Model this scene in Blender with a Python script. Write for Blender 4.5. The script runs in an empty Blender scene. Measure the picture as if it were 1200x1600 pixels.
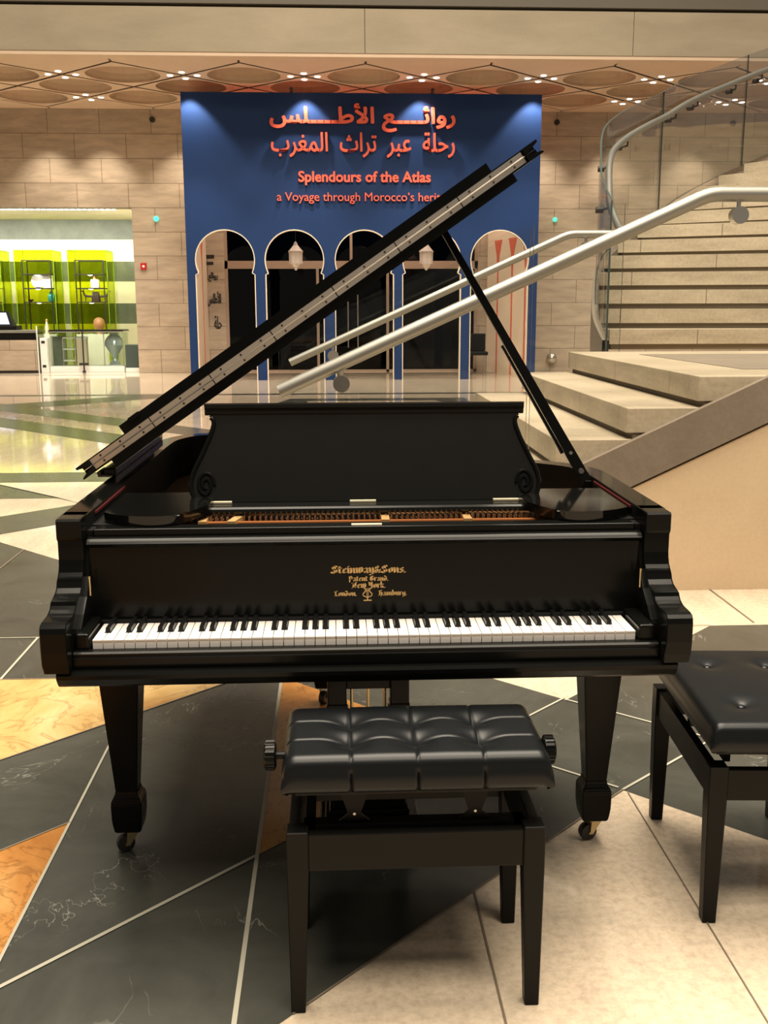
import bpy, bmesh, math, random
from mathutils import Vector, Matrix
random.seed(7)
PI = math.pi
scene = bpy.context.scene
COL = scene.collection

# ------------------------------------------------------------------ camera
cam_d = bpy.data.cameras.new('camera')
cam = bpy.data.objects.new('camera', cam_d)
COL.objects.link(cam)
cam_d.sensor_fit = 'VERTICAL'
cam_d.sensor_height = 36.0
cam_d.lens = 36.0
cam_d.clip_start = 0.05
cam_d.clip_end = 200
CAM_H = 1.45
pitch = math.atan(0.2); yaw = math.radians(2.8); roll = 0.002
_f = Vector((math.sin(yaw) * math.cos(pitch), math.cos(yaw) * math.cos(pitch), -math.sin(pitch)))
_r = Vector((math.cos(yaw), -math.sin(yaw), 0)); _u = _r.cross(_f)
_r, _u = _r * math.cos(roll) - _u * math.sin(roll), _u * math.cos(roll) + _r * math.sin(roll)
_m = Matrix((_r, _u, -_f)).transposed().to_4x4()
_m.translation = Vector((0, 0, CAM_H))
cam.matrix_world = _m
scene.camera = cam

# ------------------------------------------------------------------ world, lamps, exposure
scene.view_settings.view_transform = 'Standard'
scene.view_settings.look = 'None'
scene.view_settings.gamma = 1.0
scene.view_settings.exposure = 0.45
scene.view_settings.use_curve_mapping = False
world = bpy.data.worlds.new('evening_hall')
scene.world = world
world.use_nodes = True
wb = world.node_tree.nodes['Background']
wb.inputs[0].default_value = (1.0, 0.90, 0.76, 1)
wb.inputs[1].default_value = 0.15

def area(name, loc, rot, sx, sy, power, color=(1, .88, .71)):
    d = bpy.data.lights.new(name, 'AREA'); d.shape = 'RECTANGLE'; d.size = sx; d.size_y = sy
    d.energy = power; d.color = color
    o = bpy.data.objects.new(name, d); o.location = loc; o.rotation_euler = rot
    COL.objects.link(o); return o

def spot(name, loc, target, power, angle, blend=.5, color=(1, .86, .68), radius=.05):
    d = bpy.data.lights.new(name, 'SPOT'); d.energy = power; d.color = color
    d.spot_size = math.radians(angle); d.spot_blend = blend; d.shadow_soft_size = radius
    o = bpy.data.objects.new(name, d); o.location = loc
    v = Vector(target) - Vector(loc)
    o.rotation_euler = v.to_track_quat('-Z', 'Y').to_euler()
    COL.objects.link(o); return o

area('overhead_fill', (0.5, 5.5, 13.0), (0, 0, 0), 9, 9, 3500)  # added soft fill from above for the whole hall
area('foreground_fill', (1.0, -1.2, 9.5), (math.radians(20), 0, 0), 7, 3, 700)  # added fill above and behind the camera, brightens the foreground
for sx in (-10.6, -9.3, -8.2, -7.2, -6.2, -5.2):
    spot('shop_lamp', (sx, 24.05, 3.56), (sx, 25.2, 0), 120, 165, .4, (1, .96, .85), .05)
    spot('shop_lamp', (sx, 25.9, 3.56), (sx, 26.3, 0), 22, 130, .6, (1, .96, .85), .05)
for sx in (-7.1, -4.89, -2.70, -0.48, 1.74, 3.95, 6.2, 8.4):
    spot('downlight_beam', (sx, 20.70, 5.6), (sx, 20.95, 3.6), 130, 86, .4, (1, .93, .82))
for sx in (-9.4, -7.1, -4.89, -2.70, -.48, 1.74, 3.95):
    spot('floor_downlight', (sx, 19.9, 5.6), (sx, 19.7, 0), 330, 75, .6, (1, .9, .76))
for sx in (-8.3, -6.1, -4.92, -3.2, 4.6, 6.2, 8.0, 10.0):
    spot('wallwash_beam', (sx, 22.75, 5.6), (sx, 23.5, 2.0), 210, 74, .8)
area('portal_inner_fill', (0.6, 22.3, 4.5), (0, 0, 0), 6, 1.2, 90, (1, .8, .62))  # added fill that brightens the inside of the portal
for sx in (-1.6, .6, 2.8):
    spot('downlight_beam', (sx, 22.3, 5.60), (sx, 22.2, 0), 85, 120, .5)

# ------------------------------------------------------------------ materials
def principled(name):
    m = bpy.data.materials.new(name); m.use_nodes = True
    return m, m.node_tree, m.node_tree.nodes['Principled BSDF']

def mat(name, col, rough=.5, metal=0., spec=.5, coat=0., emit=None, es=0.):
    m, nt, b = principled(name)
    b.inputs['Base Color'].default_value = (*col, 1)
    b.inputs['Roughness'].default_value = rough
    b.inputs['Metallic'].default_value = metal
    b.inputs['Specular IOR Level'].default_value = spec
    b.inputs['Coat Weight'].default_value = coat
    if emit:
        b.inputs['Emission Color'].default_value = (*emit, 1)
        b.inputs['Emission Strength'].default_value = es
    # faint procedural unevenness so no surface is perfectly flat
    n = nt.nodes.new('ShaderNodeTexNoise'); n.inputs['Scale'].default_value = 14
    tc = nt.nodes.new('ShaderNodeTexCoord'); nt.links.new(tc.outputs['Object'], n.inputs['Vector'])
    mr = nt.nodes.new('ShaderNodeMapRange')
    mr.inputs['To Min'].default_value = max(0, rough - .03); mr.inputs['To Max'].default_value = min(1, rough + .03)
    nt.links.new(n.outputs['Fac'], mr.inputs['Value']); nt.links.new(mr.outputs['Result'], b.inputs['Roughness'])
    return m

def ramp(nt, src, stops):
    r = nt.nodes.new('ShaderNodeValToRGB')
    e = r.color_ramp.elements
    while len(e) < len(stops): e.new(.5)
    for k, (p, c) in enumerate(stops):
        e[k].position = p; e[k].color = (*c, 1)
    nt.links.new(src, r.inputs[0])
    return r.outputs['Color']

def mixc(nt, fac, a, b, blend='MIX'):
    n = nt.nodes.new('ShaderNodeMix'); n.data_type = 'RGBA'; n.blend_type = blend
    for sock, v in ((n.inputs[0], fac), (n.inputs[6], a), (n.inputs[7], b)):
        if isinstance(v, (int, float)): sock.default_value = v
        elif isinstance(v, tuple): sock.default_value = (*v, 1)
        else: nt.links.new(v, sock)
    return n.outputs[2]

def noise(nt, vec, scale, detail=5, rough=.55, dist=0.):
    n = nt.nodes.new('ShaderNodeTexNoise')
    n.inputs['Scale'].default_value = scale; n.inputs['Detail'].default_value = detail
    n.inputs['Roughness'].default_value = rough; n.inputs['Distortion'].default_value = dist
    nt.links.new(vec, n.inputs['Vector'])
    return n.outputs['Fac']

def mapping(nt, scale=(1, 1, 1), rot=(0, 0, 0), loc=(0, 0, 0)):
    tc = nt.nodes.new('ShaderNodeTexCoord'); mp = nt.nodes.new('ShaderNodeMapping')
    mp.inputs['Scale'].default_value = scale; mp.inputs['Rotation'].default_value = rot; mp.inputs['Location'].default_value = loc
    nt.links.new(tc.outputs['Object'], mp.inputs['Vector'])
    return mp.outputs['Vector']

def stone(name, dark, light, rough=.5, stretch=(1, 1, 6), scale=2.0, spec=.5, bump=0.0, speck=.12):
    m, nt, b = principled(name)
    v = mapping(nt, stretch)
    a = noise(nt, v, scale, 8, .6, .3)
    c = ramp(nt, a, [(.3, dark), (.7, light)])
    f = noise(nt, mapping(nt, (1, 1, 1)), 45, 4, .7)
    c = mixc(nt, speck, c, ramp(nt, f, [(.35, tuple(x * .35 for x in dark)), (.6, light)]))
    nt.links.new(c, b.inputs['Base Color'])
    b.inputs['Roughness'].default_value = rough
    b.inputs['Specular IOR Level'].default_value = spec
    if bump:
        bp = nt.nodes.new('ShaderNodeBump'); bp.inputs['Strength'].default_value = bump; bp.inputs['Distance'].default_value = .01
        nt.links.new(f, bp.inputs['Height']); nt.links.new(bp.outputs['Normal'], b.inputs['Normal'])
    return m

def block_wall(name, dark, light, mortar, bw, rh, ox, oz, rough=.55):
    """large honed stone blocks in running bond on an XZ wall"""
    m, nt, b = principled(name)
    tc = nt.nodes.new('ShaderNodeTexCoord')
    sp = nt.nodes.new('ShaderNodeSeparateXYZ'); nt.links.new(tc.outputs['Object'], sp.inputs[0])
    cb = nt.nodes.new('ShaderNodeCombineXYZ')
    for s, o, k in (('X', ox, 0), ('Z', oz, 1)):
        ad = nt.nodes.new('ShaderNodeMath'); ad.operation = 'ADD'; ad.inputs[1].default_value = o
        nt.links.new(sp.outputs[s], ad.inputs[0]); nt.links.new(ad.outputs[0], cb.inputs[k])
    br = nt.nodes.new('ShaderNodeTexBrick')
    br.offset = .5; br.inputs['Scale'].default_value = 1; br.inputs['Brick Width'].default_value = bw
    br.inputs['Row Height'].default_value = rh; br.inputs['Mortar Size'].default_value = .008
    br.inputs['Mortar Smooth'].default_value = .2
    br.inputs['Color1'].default_value = (*dark, 1); br.inputs['Color2'].default_value = (*light, 1)
    br.inputs['Mortar'].default_value = (*mortar, 1)
    nt.links.new(cb.outputs[0], br.inputs['Vector'])
    n = noise(nt, mapping(nt, (1, 1, 5)), 1.6, 8, .62, .4)
    c = mixc(nt, .55, br.outputs['Color'], ramp(nt, n, [(.3, (.55, .55, .55)), (.7, (1.25, 1.25, 1.25))]), 'MULTIPLY')
    nt.links.new(c, b.inputs['Base Color']); b.inputs['Roughness'].default_value = rough
    return m

def jointed(name, dark, light, axis, step, rough=.45):
    m = stone(name, dark, light, rough, (1.2, 1.2, 7), 1.6, speck=.18)
    nt = m.node_tree; b = nt.nodes['Principled BSDF']
    src = b.inputs['Base Color'].links[0].from_socket
    tc = nt.nodes.new('ShaderNodeTexCoord'); sp = nt.nodes.new('ShaderNodeSeparateXYZ'); nt.links.new(tc.outputs['Object'], sp.inputs[0])
    # stagger the joint from tread to tread by adding a multiple of height
    mz = nt.nodes.new('ShaderNodeMath'); mz.operation = 'SNAP'; mz.inputs[1].default_value = .16; nt.links.new(sp.outputs['Z'], mz.inputs[0])
    ml = nt.nodes.new('ShaderNodeMath'); ml.operation = 'MULTIPLY_ADD'; ml.inputs[1].default_value = 3.37; nt.links.new(mz.outputs[0], ml.inputs[0]); nt.links.new(sp.outputs[axis], ml.inputs[2])
    md_ = nt.nodes.new('ShaderNodeMath'); md_.operation = 'PINGPONG'; md_.inputs[1].default_value = step / 2; nt.links.new(ml.outputs[0], md_.inputs[0])
    lt = nt.nodes.new('ShaderNodeMath'); lt.operation = 'LESS_THAN'; lt.inputs[1].default_value = .0035; nt.links.new(md_.outputs[0], lt.inputs[0])
    c = mixc(nt, lt.outputs[0], src, tuple(x * .45 for x in dark))
    nt.links.new(c, b.inputs['Base Color'])
    return m

def slate(name, base, vein, rough=.25, sc=1.0):
    m, nt, b = principled(name)
    v = mapping(nt, (1, 1, 1), (0, 0, .7))
    a = noise(nt, v, 3 * sc, 8, .65, .5)
    c = ramp(nt, a, [(.3, tuple(x * .7 for x in base)), (.7, tuple(x * 1.3 for x in base))])
    w = noise(nt, mapping(nt, (1, .55, 1), (0, 0, .5)), 1.7 * sc, 5, .6, 1.6)
    band = nt.nodes.new('ShaderNodeMath'); band.operation = 'SUBTRACT'; band.inputs[1].default_value = .5
    nt.links.new(w, band.inputs[0])
    ab = nt.nodes.new('ShaderNodeMath'); ab.operation = 'ABSOLUTE'; nt.links.new(band.outputs[0], ab.inputs[0])
    k = ramp(nt, ab.outputs[0], [(0.0, (1, 1, 1)), (.0035, (0, 0, 0))])
    g = noise(nt, v, 4.2, 2, .5)
    gm = ramp(nt, g, [(.52, (0, 0, 0)), (.70, (.7, .7, .7))])
    fac = mixc(nt, 1.0, k, gm, 'MULTIPLY')
    c = mixc(nt, fac, c, vein)
    nt.links.new(c, b.inputs['Base Color'])
    b.inputs['Specular IOR Level'].default_value = .4
    r = nt.nodes.new('ShaderNodeMapRange'); r.inputs['To Min'].default_value = rough * .75; r.inputs['To Max'].default_value = rough * 1.35
    nt.links.new(a, r.inputs['Value']); nt.links.new(r.outputs['Result'], b.inputs['Roughness'])
    return m

def marble(name, cols, rough=.16, sc=2.2):
    m, nt, b = principled(name)
    a = noise(nt, mapping(nt, (1, .6, 1), (0, 0, .6)), sc, 9, .62, 1.1)
    c = ramp(nt, a, cols)
    w = noise(nt, mapping(nt), 3.2, 4, .6, 2.2)
    s = nt.nodes.new('ShaderNodeMath'); s.operation = 'SUBTRACT'; s.inputs[1].default_value = .5; nt.links.new(w, s.inputs[0])
    ab = nt.nodes.new('ShaderNodeMath'); ab.operation = 'ABSOLUTE'; nt.links.new(s.outputs[0], ab.inputs[0])
    k = ramp(nt, ab.outputs[0], [(0, (.45, .45, .45)), (.03, (0, 0, 0))])
    c = mixc(nt, k, c, tuple(x * .45 for x in cols[0][1]))
    nt.links.new(c, b.inputs['Base Color']); b.inputs['Roughness'].default_value = rough
    return m

def glass(name, tint=(.93, .96, .94), refl=.5, rough=0.0):
    m = bpy.data.materials.new(name); m.use_nodes = True; nt = m.node_tree
    nt.nodes.clear()
    out = nt.nodes.new('ShaderNodeOutputMaterial'); mx = nt.nodes.new('ShaderNodeMixShader')
    t = nt.nodes.new('ShaderNodeBsdfTransparent'); t.inputs[0].default_value = (*tint, 1)
    g = nt.nodes.new('ShaderNodeBsdfGlossy'); g.inputs['Roughness'].default_value = rough
    fr = nt.nodes.new('ShaderNodeFresnel'); fr.inputs['IOR'].default_value = 1.45
    mu = nt.nodes.new('ShaderNodeMath'); mu.operation = 'MULTIPLY'; mu.inputs[1].default_value = refl
    nt.links.new(fr.outputs[0], mu.inputs[0]); nt.links.new(mu.outputs[0], mx.inputs[0])
    nt.links.new(t.outputs[0], mx.inputs[1]); nt.links.new(g.outputs[0], mx.inputs[2])
    nt.links.new(mx.outputs[0], out.inputs[0])
    return m

M = dict(
    black=mat('satin_black_lacquer', (.0036, .0037, .0033), .20, spec=.12),
    polish=mat('polished_black_lacquer', (.0036, .0037, .0033), .07, spec=.45),
    black_matte=mat('worn_black_paint', (.0066, .0064, .0056), .38, spec=.12),
    black_in=mat('black_interior_wood', (.004, .004, .0035), .5, spec=.2),
    leather=None,
    ivory=mat('ivory_key', (.74, .70, .66), .28),
    ebony=mat('ebony_key', (.006, .006, .006), .3),
    brass=mat('brass', (.62, .50, .28), .34, 1),
    palebrass=mat('pale_brass_plate', (.66, .58, .42), .45, .3),
    gilt=mat('gold_leaf_lettering', (.62, .40, .16), .45, .3),
    bronze=mat('gold_bronze_plate', (.24, .115, .04), .42, .35),
    steel=mat('brushed_steel', (.56, .54, .50), .3, 1),
    nickel=mat('nickel_hinge', (.52, .485, .44), .36, 1),
    rail=mat('satin_steel_handrail', (.27, .262, .232), .46, .8),
    wire=mat('steel_wire', (.55, .42, .28), .35, 1),
    red_felt=mat('red_felt', (.07, .010, .010), .95, spec=.1),
    brown_felt=mat('brown_felt', (.19, .066, .020), .9, spec=.1),
    rubber=mat('dark_wheel', (.02, .018, .016), .4),
    conc=stone('travertine_fascia', (.29, .24, .165), (.39, .325, .23), .7, (.6, 1, 2.0), .9, speck=.06),
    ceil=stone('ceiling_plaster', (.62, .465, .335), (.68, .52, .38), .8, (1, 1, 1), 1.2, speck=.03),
    coffer=stone('coffer_shade_plaster', (.42, .295, .195), (.47, .34, .23), .8, (1, 1, 1), 1.2, speck=.03),  # ceiling plaster made darker, shade of the recesses painted in
    groove=mat('ceiling_shadow_joint', (.16, .11, .075), .9),
    slab=mat('dark_soffit_stone', (.12, .105, .08), .7),
    wall=block_wall('back_wall_blocks', (.40, .318, .235), (.46, .372, .275), (.20, .15, .10), 1.11, .515, 0, 0),
    stairstone=stone('stair_travertine', (.36, .29, .195), (.52, .43, .30), .45, (1.2, 1.2, 7), 1.6, speck=.16),
    stairside=stone('stair_travertine_side', (.33, .265, .18), (.46, .375, .26), .5, (1.2, 1.2, 7), 1.6, speck=.2),
    stairstone_y=jointed('stair_travertine_jointed', (.30, .245, .168), (.46, .385, .275), 'Y', 1.1),
    stairstone_x=jointed('stair_travertine_upper', (.30, .245, .168), (.46, .385, .275), 'X', 1.35),
    stairgap=mat('stair_shadow_gap', (.16, .125, .08), .8),  # same stone as the steps, recess shade put into the colour
    stringer=stone('stringer_stone', (.17, .135, .10), (.21, .17, .125), .6, (1, 1, 1), 4, speck=.15),
    plaster=stone('warm_plaster', (.58, .435, .275), (.64, .49, .32), .8, (1, 1, 1), 2.2, speck=.08),
    cream=stone('floor_travertine', (.50, .40, .295), (.66, .545, .41), .055, (4.5, 1.2, 1), 2.0, speck=.26),
    slate=slate('floor_slate', (.052, .053, .045), (.30, .30, .26), .19),
    grout=mat('floor_grout', (.36, .34, .27), .6),
    joint=mat('floor_joint', (.17, .13, .09), .6),
    orange=marble('floor_orange_marble', [(.28, (.25, .085, .016)), (.5, (.42, .185, .045)), (.72, (.56, .33, .12))]),
    siena=marble('floor_siena_marble', [(.30, (.34, .17, .05)), (.48, (.53, .34, .13)), (.7, (.64, .48, .25))]),
    blue=mat('blue_painted_panel', (.0085, .031, .110), .6, spec=.2),
    coral=mat('coral_letter', (.82, .115, .055), .5),
    coralpaint=mat('coral_paint', (.62, .13, .07), .6),
    pale=mat('cream_paint', (.72, .60, .46), .6),
    maroon=mat('portal_bounce_red', (.50, .17, .11), .7),
    dark=mat('dark_gallery_interior', (.010, .006, .005), .6),  # unlit room and its faint red glow put into the wall colour
    frame=mat('bronze_beige_frame', (.36, .26, .19), .45),
    lamp=mat('lit_downlight', (1, 1, 1), .4, emit=(1, .95, .86), es=6),
    shoplamp=mat('lit_shop_downlight', (1, 1, 1), .4, emit=(1, .97, .88), es=7),
    white=mat('white_paint', (.78, .76, .70), .5),
    offwhite=mat('white_ceramic', (.85, .84, .80), .25),
    shopgrey=stone('shop_grey_stone', (.10, .12, .085), (.18, .20, .145), .4, (1, 1, 1), 2.5),
    shopcream=stone('shop_cream_stone', (.72, .68, .52), (.84, .80, .62), .5, (1, 1, 2), 1.6, speck=.05),
    shopceil=mat('shop_ceiling', (.80, .76, .58), .7),
    iron=mat('dark_iron_frame', (.03, .025, .02), .5, .3),
    teal=mat('teal_glaze', (.02, .26, .22), .2),
    darkwood=mat('dark_carved_wood', (.05, .03, .02), .5),
    tanwood=mat('carved_tan_wood', (.36, .18, .07), .5),
    red=mat('red_plastic', (.42, .012, .014), .35),
    greenled=mat('green_indicator', (.05, .5, .38), .3, emit=(.1, .9, .65), es=.8),
    darkgreen=mat('dark_green_box', (.045, .07, .058), .5),
    screen=mat('lit_screen', (.1, .1, .12), .3, emit=(.7, .75, .9), es=.8),
    ink=mat('black_wall_lettering', (.012, .01, .01), .6),
    glass=glass('balustrade_glass', (.968, .974, .968), .4),
    glassedge=mat('glass_edge', (.05, .065, .058), .2),
    doorglass=glass('door_glass', (.25, .24, .23), .8),
    vitglass=glass('vitrine_glass', (.93, .97, .95), .6),
    acrylic=glass('lime_acrylic', (.88, .93, .13), .3),
    acrylicedge=mat('lime_acrylic_edge', (.22, .42, .02), .2),
    lantern=mat('whitewashed_lantern_metal', (.62, .54, .47), .5, .2),
    lanternpane=mat('frosted_lantern_pane', (.70, .60, .52), .4),
)
def leather():
    m, nt, b = principled('black_leather')
    b.inputs['Base Color'].default_value = (.0042, .0052, .0062, 1)
    b.inputs['Roughness'].default_value = .34; b.inputs['Specular IOR Level'].default_value = .24
    n = noise(nt, mapping(nt), 320, 3, .6)
    bp = nt.nodes.new('ShaderNodeBump'); bp.inputs['Strength'].default_value = .10; bp.inputs['Distance'].default_value = .001
    nt.links.new(n, bp.inputs['Height']); nt.links.new(bp.outputs['Normal'], b.inputs['Normal'])
    return m
M['leather'] = leather()

# ------------------------------------------------------------------ mesh helpers
def new(): return bmesh.new()

def link(name, bm, m, parent=None, smooth=False, kind=None):
    me = bpy.data.meshes.new(name)
    bmesh.ops.recalc_face_normals(bm, faces=bm.faces[:])
    bm.to_mesh(me); bm.free()
    ms = m if isinstance(m, (list, tuple)) else [m]
    for x in ms: me.materials.append(M[x] if isinstance(x, str) else x)
    if smooth:
        for p in me.polygons: p.use_smooth = True
        try: me.set_sharp_from_angle(angle=math.radians(38))
        except Exception: pass
    o = bpy.data.objects.new(name, me); COL.objects.link(o)
    if parent: o.parent = parent
    if kind: o['kind'] = kind
    return o

def tag(o, label, cat, group=None):
    o['label'] = label; o['category'] = cat
    if group: o['group'] = group
    return o

def thing(name, label, cat, loc=(0, 0, 0), rz=0, group=None):
    o = bpy.data.objects.new(name, None); COL.objects.link(o)
    o.empty_display_size = .1
    o.location = loc; o.rotation_euler = (0, 0, rz)
    return tag(o, label, cat, group)

def copy_tree(o, parent=None):
    c = o.copy(); COL.objects.link(c); c.parent = parent
    for ch in list(o.children): copy_tree(ch, c)
    return c

def box(bm, x0, x1, y0, y1, z0, z1, bev=0., mi=0):
    c = [(x0, y0, z0), (x1, y0, z0), (x1, y1, z0), (x0, y1, z0), (x0, y0, z1), (x1, y0, z1), (x1, y1, z1), (x0, y1, z1)]
    v = [bm.verts.new(p) for p in c]
    fs = [bm.faces.new([v[i] for i in q]) for q in ((3, 2, 1, 0), (4, 5, 6, 7), (0, 1, 5, 4), (1, 2, 6, 5), (2, 3, 7, 6), (3, 0, 4, 7))]
    for f in fs: f.material_index = mi
    if bev:
        es = list({e for f in fs for e in f.edges})
        bmesh.ops.bevel(bm, geom=es, offset=bev, segments=2, affect='EDGES', profile=.5)
    return bm

def hexa(bm, bottom, top, mi=0):
    """8-corner solid: four bottom points, four top points"""
    v = [bm.verts.new(p) for p in list(bottom) + list(top)]
    for q in ((3, 2, 1, 0), (4, 5, 6, 7), (0, 1, 5, 4), (1, 2, 6, 5), (2, 3, 7, 6), (3, 0, 4, 7)):
        bm.faces.new([v[i] for i in q]).material_index = mi
    return bm

def prism(bm, pts, fn, a, b, mi=0, mi_side=None):
    """outline pts extruded from a to b; fn((p, q), h) -> xyz"""
    lo = [bm.verts.new(fn(p, a)) for p in pts]; hi = [bm.verts.new(fn(p, b)) for p in pts]
    bm.faces.new(lo[::-1]).material_index = mi; bm.faces.new(hi).material_index = mi
    n = len(pts)
    for i in range(n):
        bm.faces.new((lo[i], lo[(i + 1) % n], hi[(i + 1) % n], hi[i])).material_index = mi if mi_side is None else mi_side
    return bm

XY = lambda p, h: (p[0], p[1], h)
XZ = lambda p, h: (p[0], h, p[1])
YZ = lambda p, h: (h, p[0], p[1])

def tube(bm, pts, r, seg=10, cap=True, mi=0, radii=None):
    pts = [Vector(p) for p in pts]; rings = []
    ref = None
    for i, p in enumerate(pts):
        t = (pts[min(i + 1, len(pts) - 1)] - pts[max(i - 1, 0)]).normalized()
        if ref is None:
            ref = Vector((0, 0, 1)) if abs(t.z) < .9 else Vector((1, 0, 0))
        s = t.cross(ref).normalized(); u = s.cross(t).normalized(); ref = u
        rr = radii[i] if radii else r
        rings.append([bm.verts.new(p + (s * math.cos(2 * PI * k / seg) + u * math.sin(2 * PI * k / seg)) * rr) for k in range(seg)])
    for a, b in zip(rings, rings[1:]):
        for k in range(seg):
            bm.faces.new((a[k], a[(k + 1) % seg], b[(k + 1) % seg], b[k])).material_index = mi
    if cap:
        bm.faces.new(rings[0][::-1]).material_index = mi; bm.faces.new(rings[-1]).material_index = mi
    return bm

def lathe(bm, prof, c=(0, 0, 0), seg=20, axis='z', mi=0):
    rings = []
    for r, h in prof:
        ring = []
        for k in range(seg):
            a = 2 * PI * k / seg; x, y = r * math.cos(a), r * math.sin(a)
            p = {'z': (x, y, h), 'x': (h, x, y), 'y': (x, h, y)}[axis]
            ring.append(bm.verts.new((c[0] + p[0], c[1] + p[1], c[2] + p[2])))
        rings.append(ring)
    for a, b in zip(rings, rings[1:]):
        for k in range(seg): bm.faces.new((a[k], a[(k + 1) % seg], b[(k + 1) % seg], b[k])).material_index = mi
    bm.faces.new(rings[0][::-1]).material_index = mi; bm.faces.new(rings[-1]).material_index = mi
    return bm

def spline(pts, n=8):
    out = []
    P = [Vector(p) for p in pts]
    for i in range(len(P) - 1):
        p0 = P[max(i - 1, 0)]; p1 = P[i]; p2 = P[i + 1]; p3 = P[min(i + 2, len(P) - 1)]
        for k in range(n):
            t = k / n
            out.append(.5 * ((2 * p1) + (p2 - p0) * t + (2 * p0 - 5 * p1 + 4 * p2 - p3) * t * t + (3 * p1 - p0 - 3 * p2 + p3) * t ** 3))
    out.append(P[-1]); return out

def offset2(pts, d):
    """offset an open 2-D polyline to its left by d"""
    P = [Vector(p).to_2d() for p in pts]; out = []
    for i in range(len(P)):
        t = (P[min(i + 1, len(P) - 1)] - P[max(i - 1, 0)]).normalized()
        out.append(P[i] + Vector((-t.y, t.x)) * d)
    return out

def structure(name, bm, m, label=None, cat=None, smooth=False):
    o = link(name, bm, m, None, smooth, 'structure')
    if label: o['label'] = label
    if cat: o['category'] = cat
    return o

# ================================================================== SETTING
# ---- floor: travertine ground with an inlaid slate and marble star pattern, all one surface
bm = new()
def fpoly(pts, mi, z):
    z += 2e-5 * len(bm.faces) if z else 0
    vs = [bm.verts.new((x, y, z)) for x, y in pts]
    f = bm.faces.new(vs); f.material_index = mi
    f.normal_update()
    if f.normal.z < 0: f.normal_flip()
def fline(a, b, w, mi, z=.0030):
    a, b = Vector(a), Vector(b); t = (b - a).normalized(); n = Vector((-t.y, t.x)) * w / 2
    fpoly([a - n, b - n, b + n, a + n], mi, z)
CR, SL, GR, JO, OR, SI = range(6)
fpoly([(-16, -6), (16, -6), (16, 27.2), (-16, 27.2)], CR, 0)
Z1, Z2 = .0004, .0016
# slate star around the piano (rotated square grid, 0.555 m module)
fpoly([(-3.2, -1.2), (-.1, 1.9), (.87, 2.865), (.86, 3.6), (.4, 4.06), (-.77, 4.46), (-3.2, 4.46)], SL, Z1)
fpoly([(.87, 2.865), (3.2, .535), (3.2, 4.47), (1.73, 4.47), (.86, 3.6)], SL, Z1)
fpoly([(-1.335, 4.46), (.40, 4.06), (.0, 4.46)], SL, Z1)
fpoly([(-2.6, 4.46), (-1.335, 4.46), (-1.335, 5.635), (-2.6, 6.9)], SL, Z1)
fpoly([(-6.5, 4.46), (-2.6, 4.46), (-2.6, 6.9), (-6.5, 10.8)], SL, Z1)
# marble inlays
fpoly([(-.22, 2.54), (.46, 3.22), (-.22, 3.90)], OR, Z2)
fpoly([(1.96, 2.54), (1.96, 3.90), (1.28, 3.22)], OR, Z2)
fpoly([(-.77, 2.75), (-.77, -1.2), (-3.2, -1.2), (-3.2, .32)], OR, Z2)
fpoly([(-3.2, 1.08), (-.35, 3.93), (-3.2, 3.93)], SI, Z2)
# grouts round the slate
WG = .011
fline((-1.35, 1.41), (-.22, 2.54), WG, GR); fline((-.22, 1.4), (-.22, 3.90), WG, GR); fline((-.77, 1.2), (-.77, 3.51), WG * .7, GR)
fline((.46, 3.22), (.86, 3.62), WG * .8, GR); fline((.86, 3.6), (1.28, 3.22), WG * .8, GR); fline((.86, 2.88), (.46, 3.24), WG * .8, GR)
fline((.87, 2.865), (1.28, 3.22), WG * .8, GR); fline((1.28, 3.22), (1.73, 3.67), WG * .8, GR)
fline((-3.2, 3.93), (-.35, 3.93), WG * .6, JO); fline((-.77, 3.51), (-.35, 3.93), .006, JO); fline((-1.9, 2.38), (-.77, 3.51), .006, JO)
fline((-1.335, 3.93), (-1.335, 4.46), WG, GR); fline((-1.9, 4.46), (-1.9, 6.2), WG * .8, JO); fline((-3.0, 4.46), (-1.335, 4.46), WG * .6, GR)
fline((-1.66, 1.86), (-.77, 2.75), .006, JO); fline((-.1, 1.9), (.87, 2.865), .005, JO)
# travertine joints
fline((.34, 2.34), (.34, 1.0), .005, JO); fline((.88, 2.85), (.88, 1.0), .003, JO)
fline((1.73, 4.47), (1.2, 4.47), .006, JO); fline((1.95, 4.5), (1.95, 5.07), .008, JO)
# slate bands further back on the left and in the middle
fpoly([(-6, 2.82), (-1.3, 7.52), (-.9, 8.7), (-6, 3.6)], SL, Z1)
fpoly([(-1.9, 7.68), (-6, 11.75), (-6, 7.93), (-2.12, 7.93)], SL, Z1)
fpoly([(-12, 8.69), (-1, 8.69), (-1, 9.22), (-12, 9.22)], SL, Z1)
for s0, s1 in ((8.75, 9.55), (10.2, 10.95)):
    fpoly([(-9, s0 + 9), (s0 - 9.9, 9.9), (s1 - 9.9, 9.9), (-9, s1 + 9)], SL, Z1)
fpoly([(-6.6, 13.3), (-6.6, 14.5), (-3.45, 17.43), (-2.3, 17.43)], SL, Z1)
fpoly([(-12, 17.43), (8, 17.43), (8, 17.72), (-12, 17.72)], SL, Z1)
fpoly([(-.94, 15.6), (-1.35, 14.9), (2.4, 14.9), (2.13, 15.6), (2.13, 16.66), (-.7, 16.66)], SL, Z1)
fpoly([(-.41, 15.3), (1.9, 15.3), (1.6, 16.2), (-.41, 16.2)], CR, Z2)
fpoly([(-12, 22.9), (-4.6, 22.9), (-4.6, 23.0), (-12, 23.0)], JO, Z1)
fpoly([(-2.8, 22.9), (4.05, 22.9), (4.05, 23.2), (-2.8, 23.2)], SL, Z1)
fpoly([(-2.8, 23.9), (4.05, 23.9), (4.05, 25.0), (-2.8, 25.0)], SL, Z1)
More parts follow.
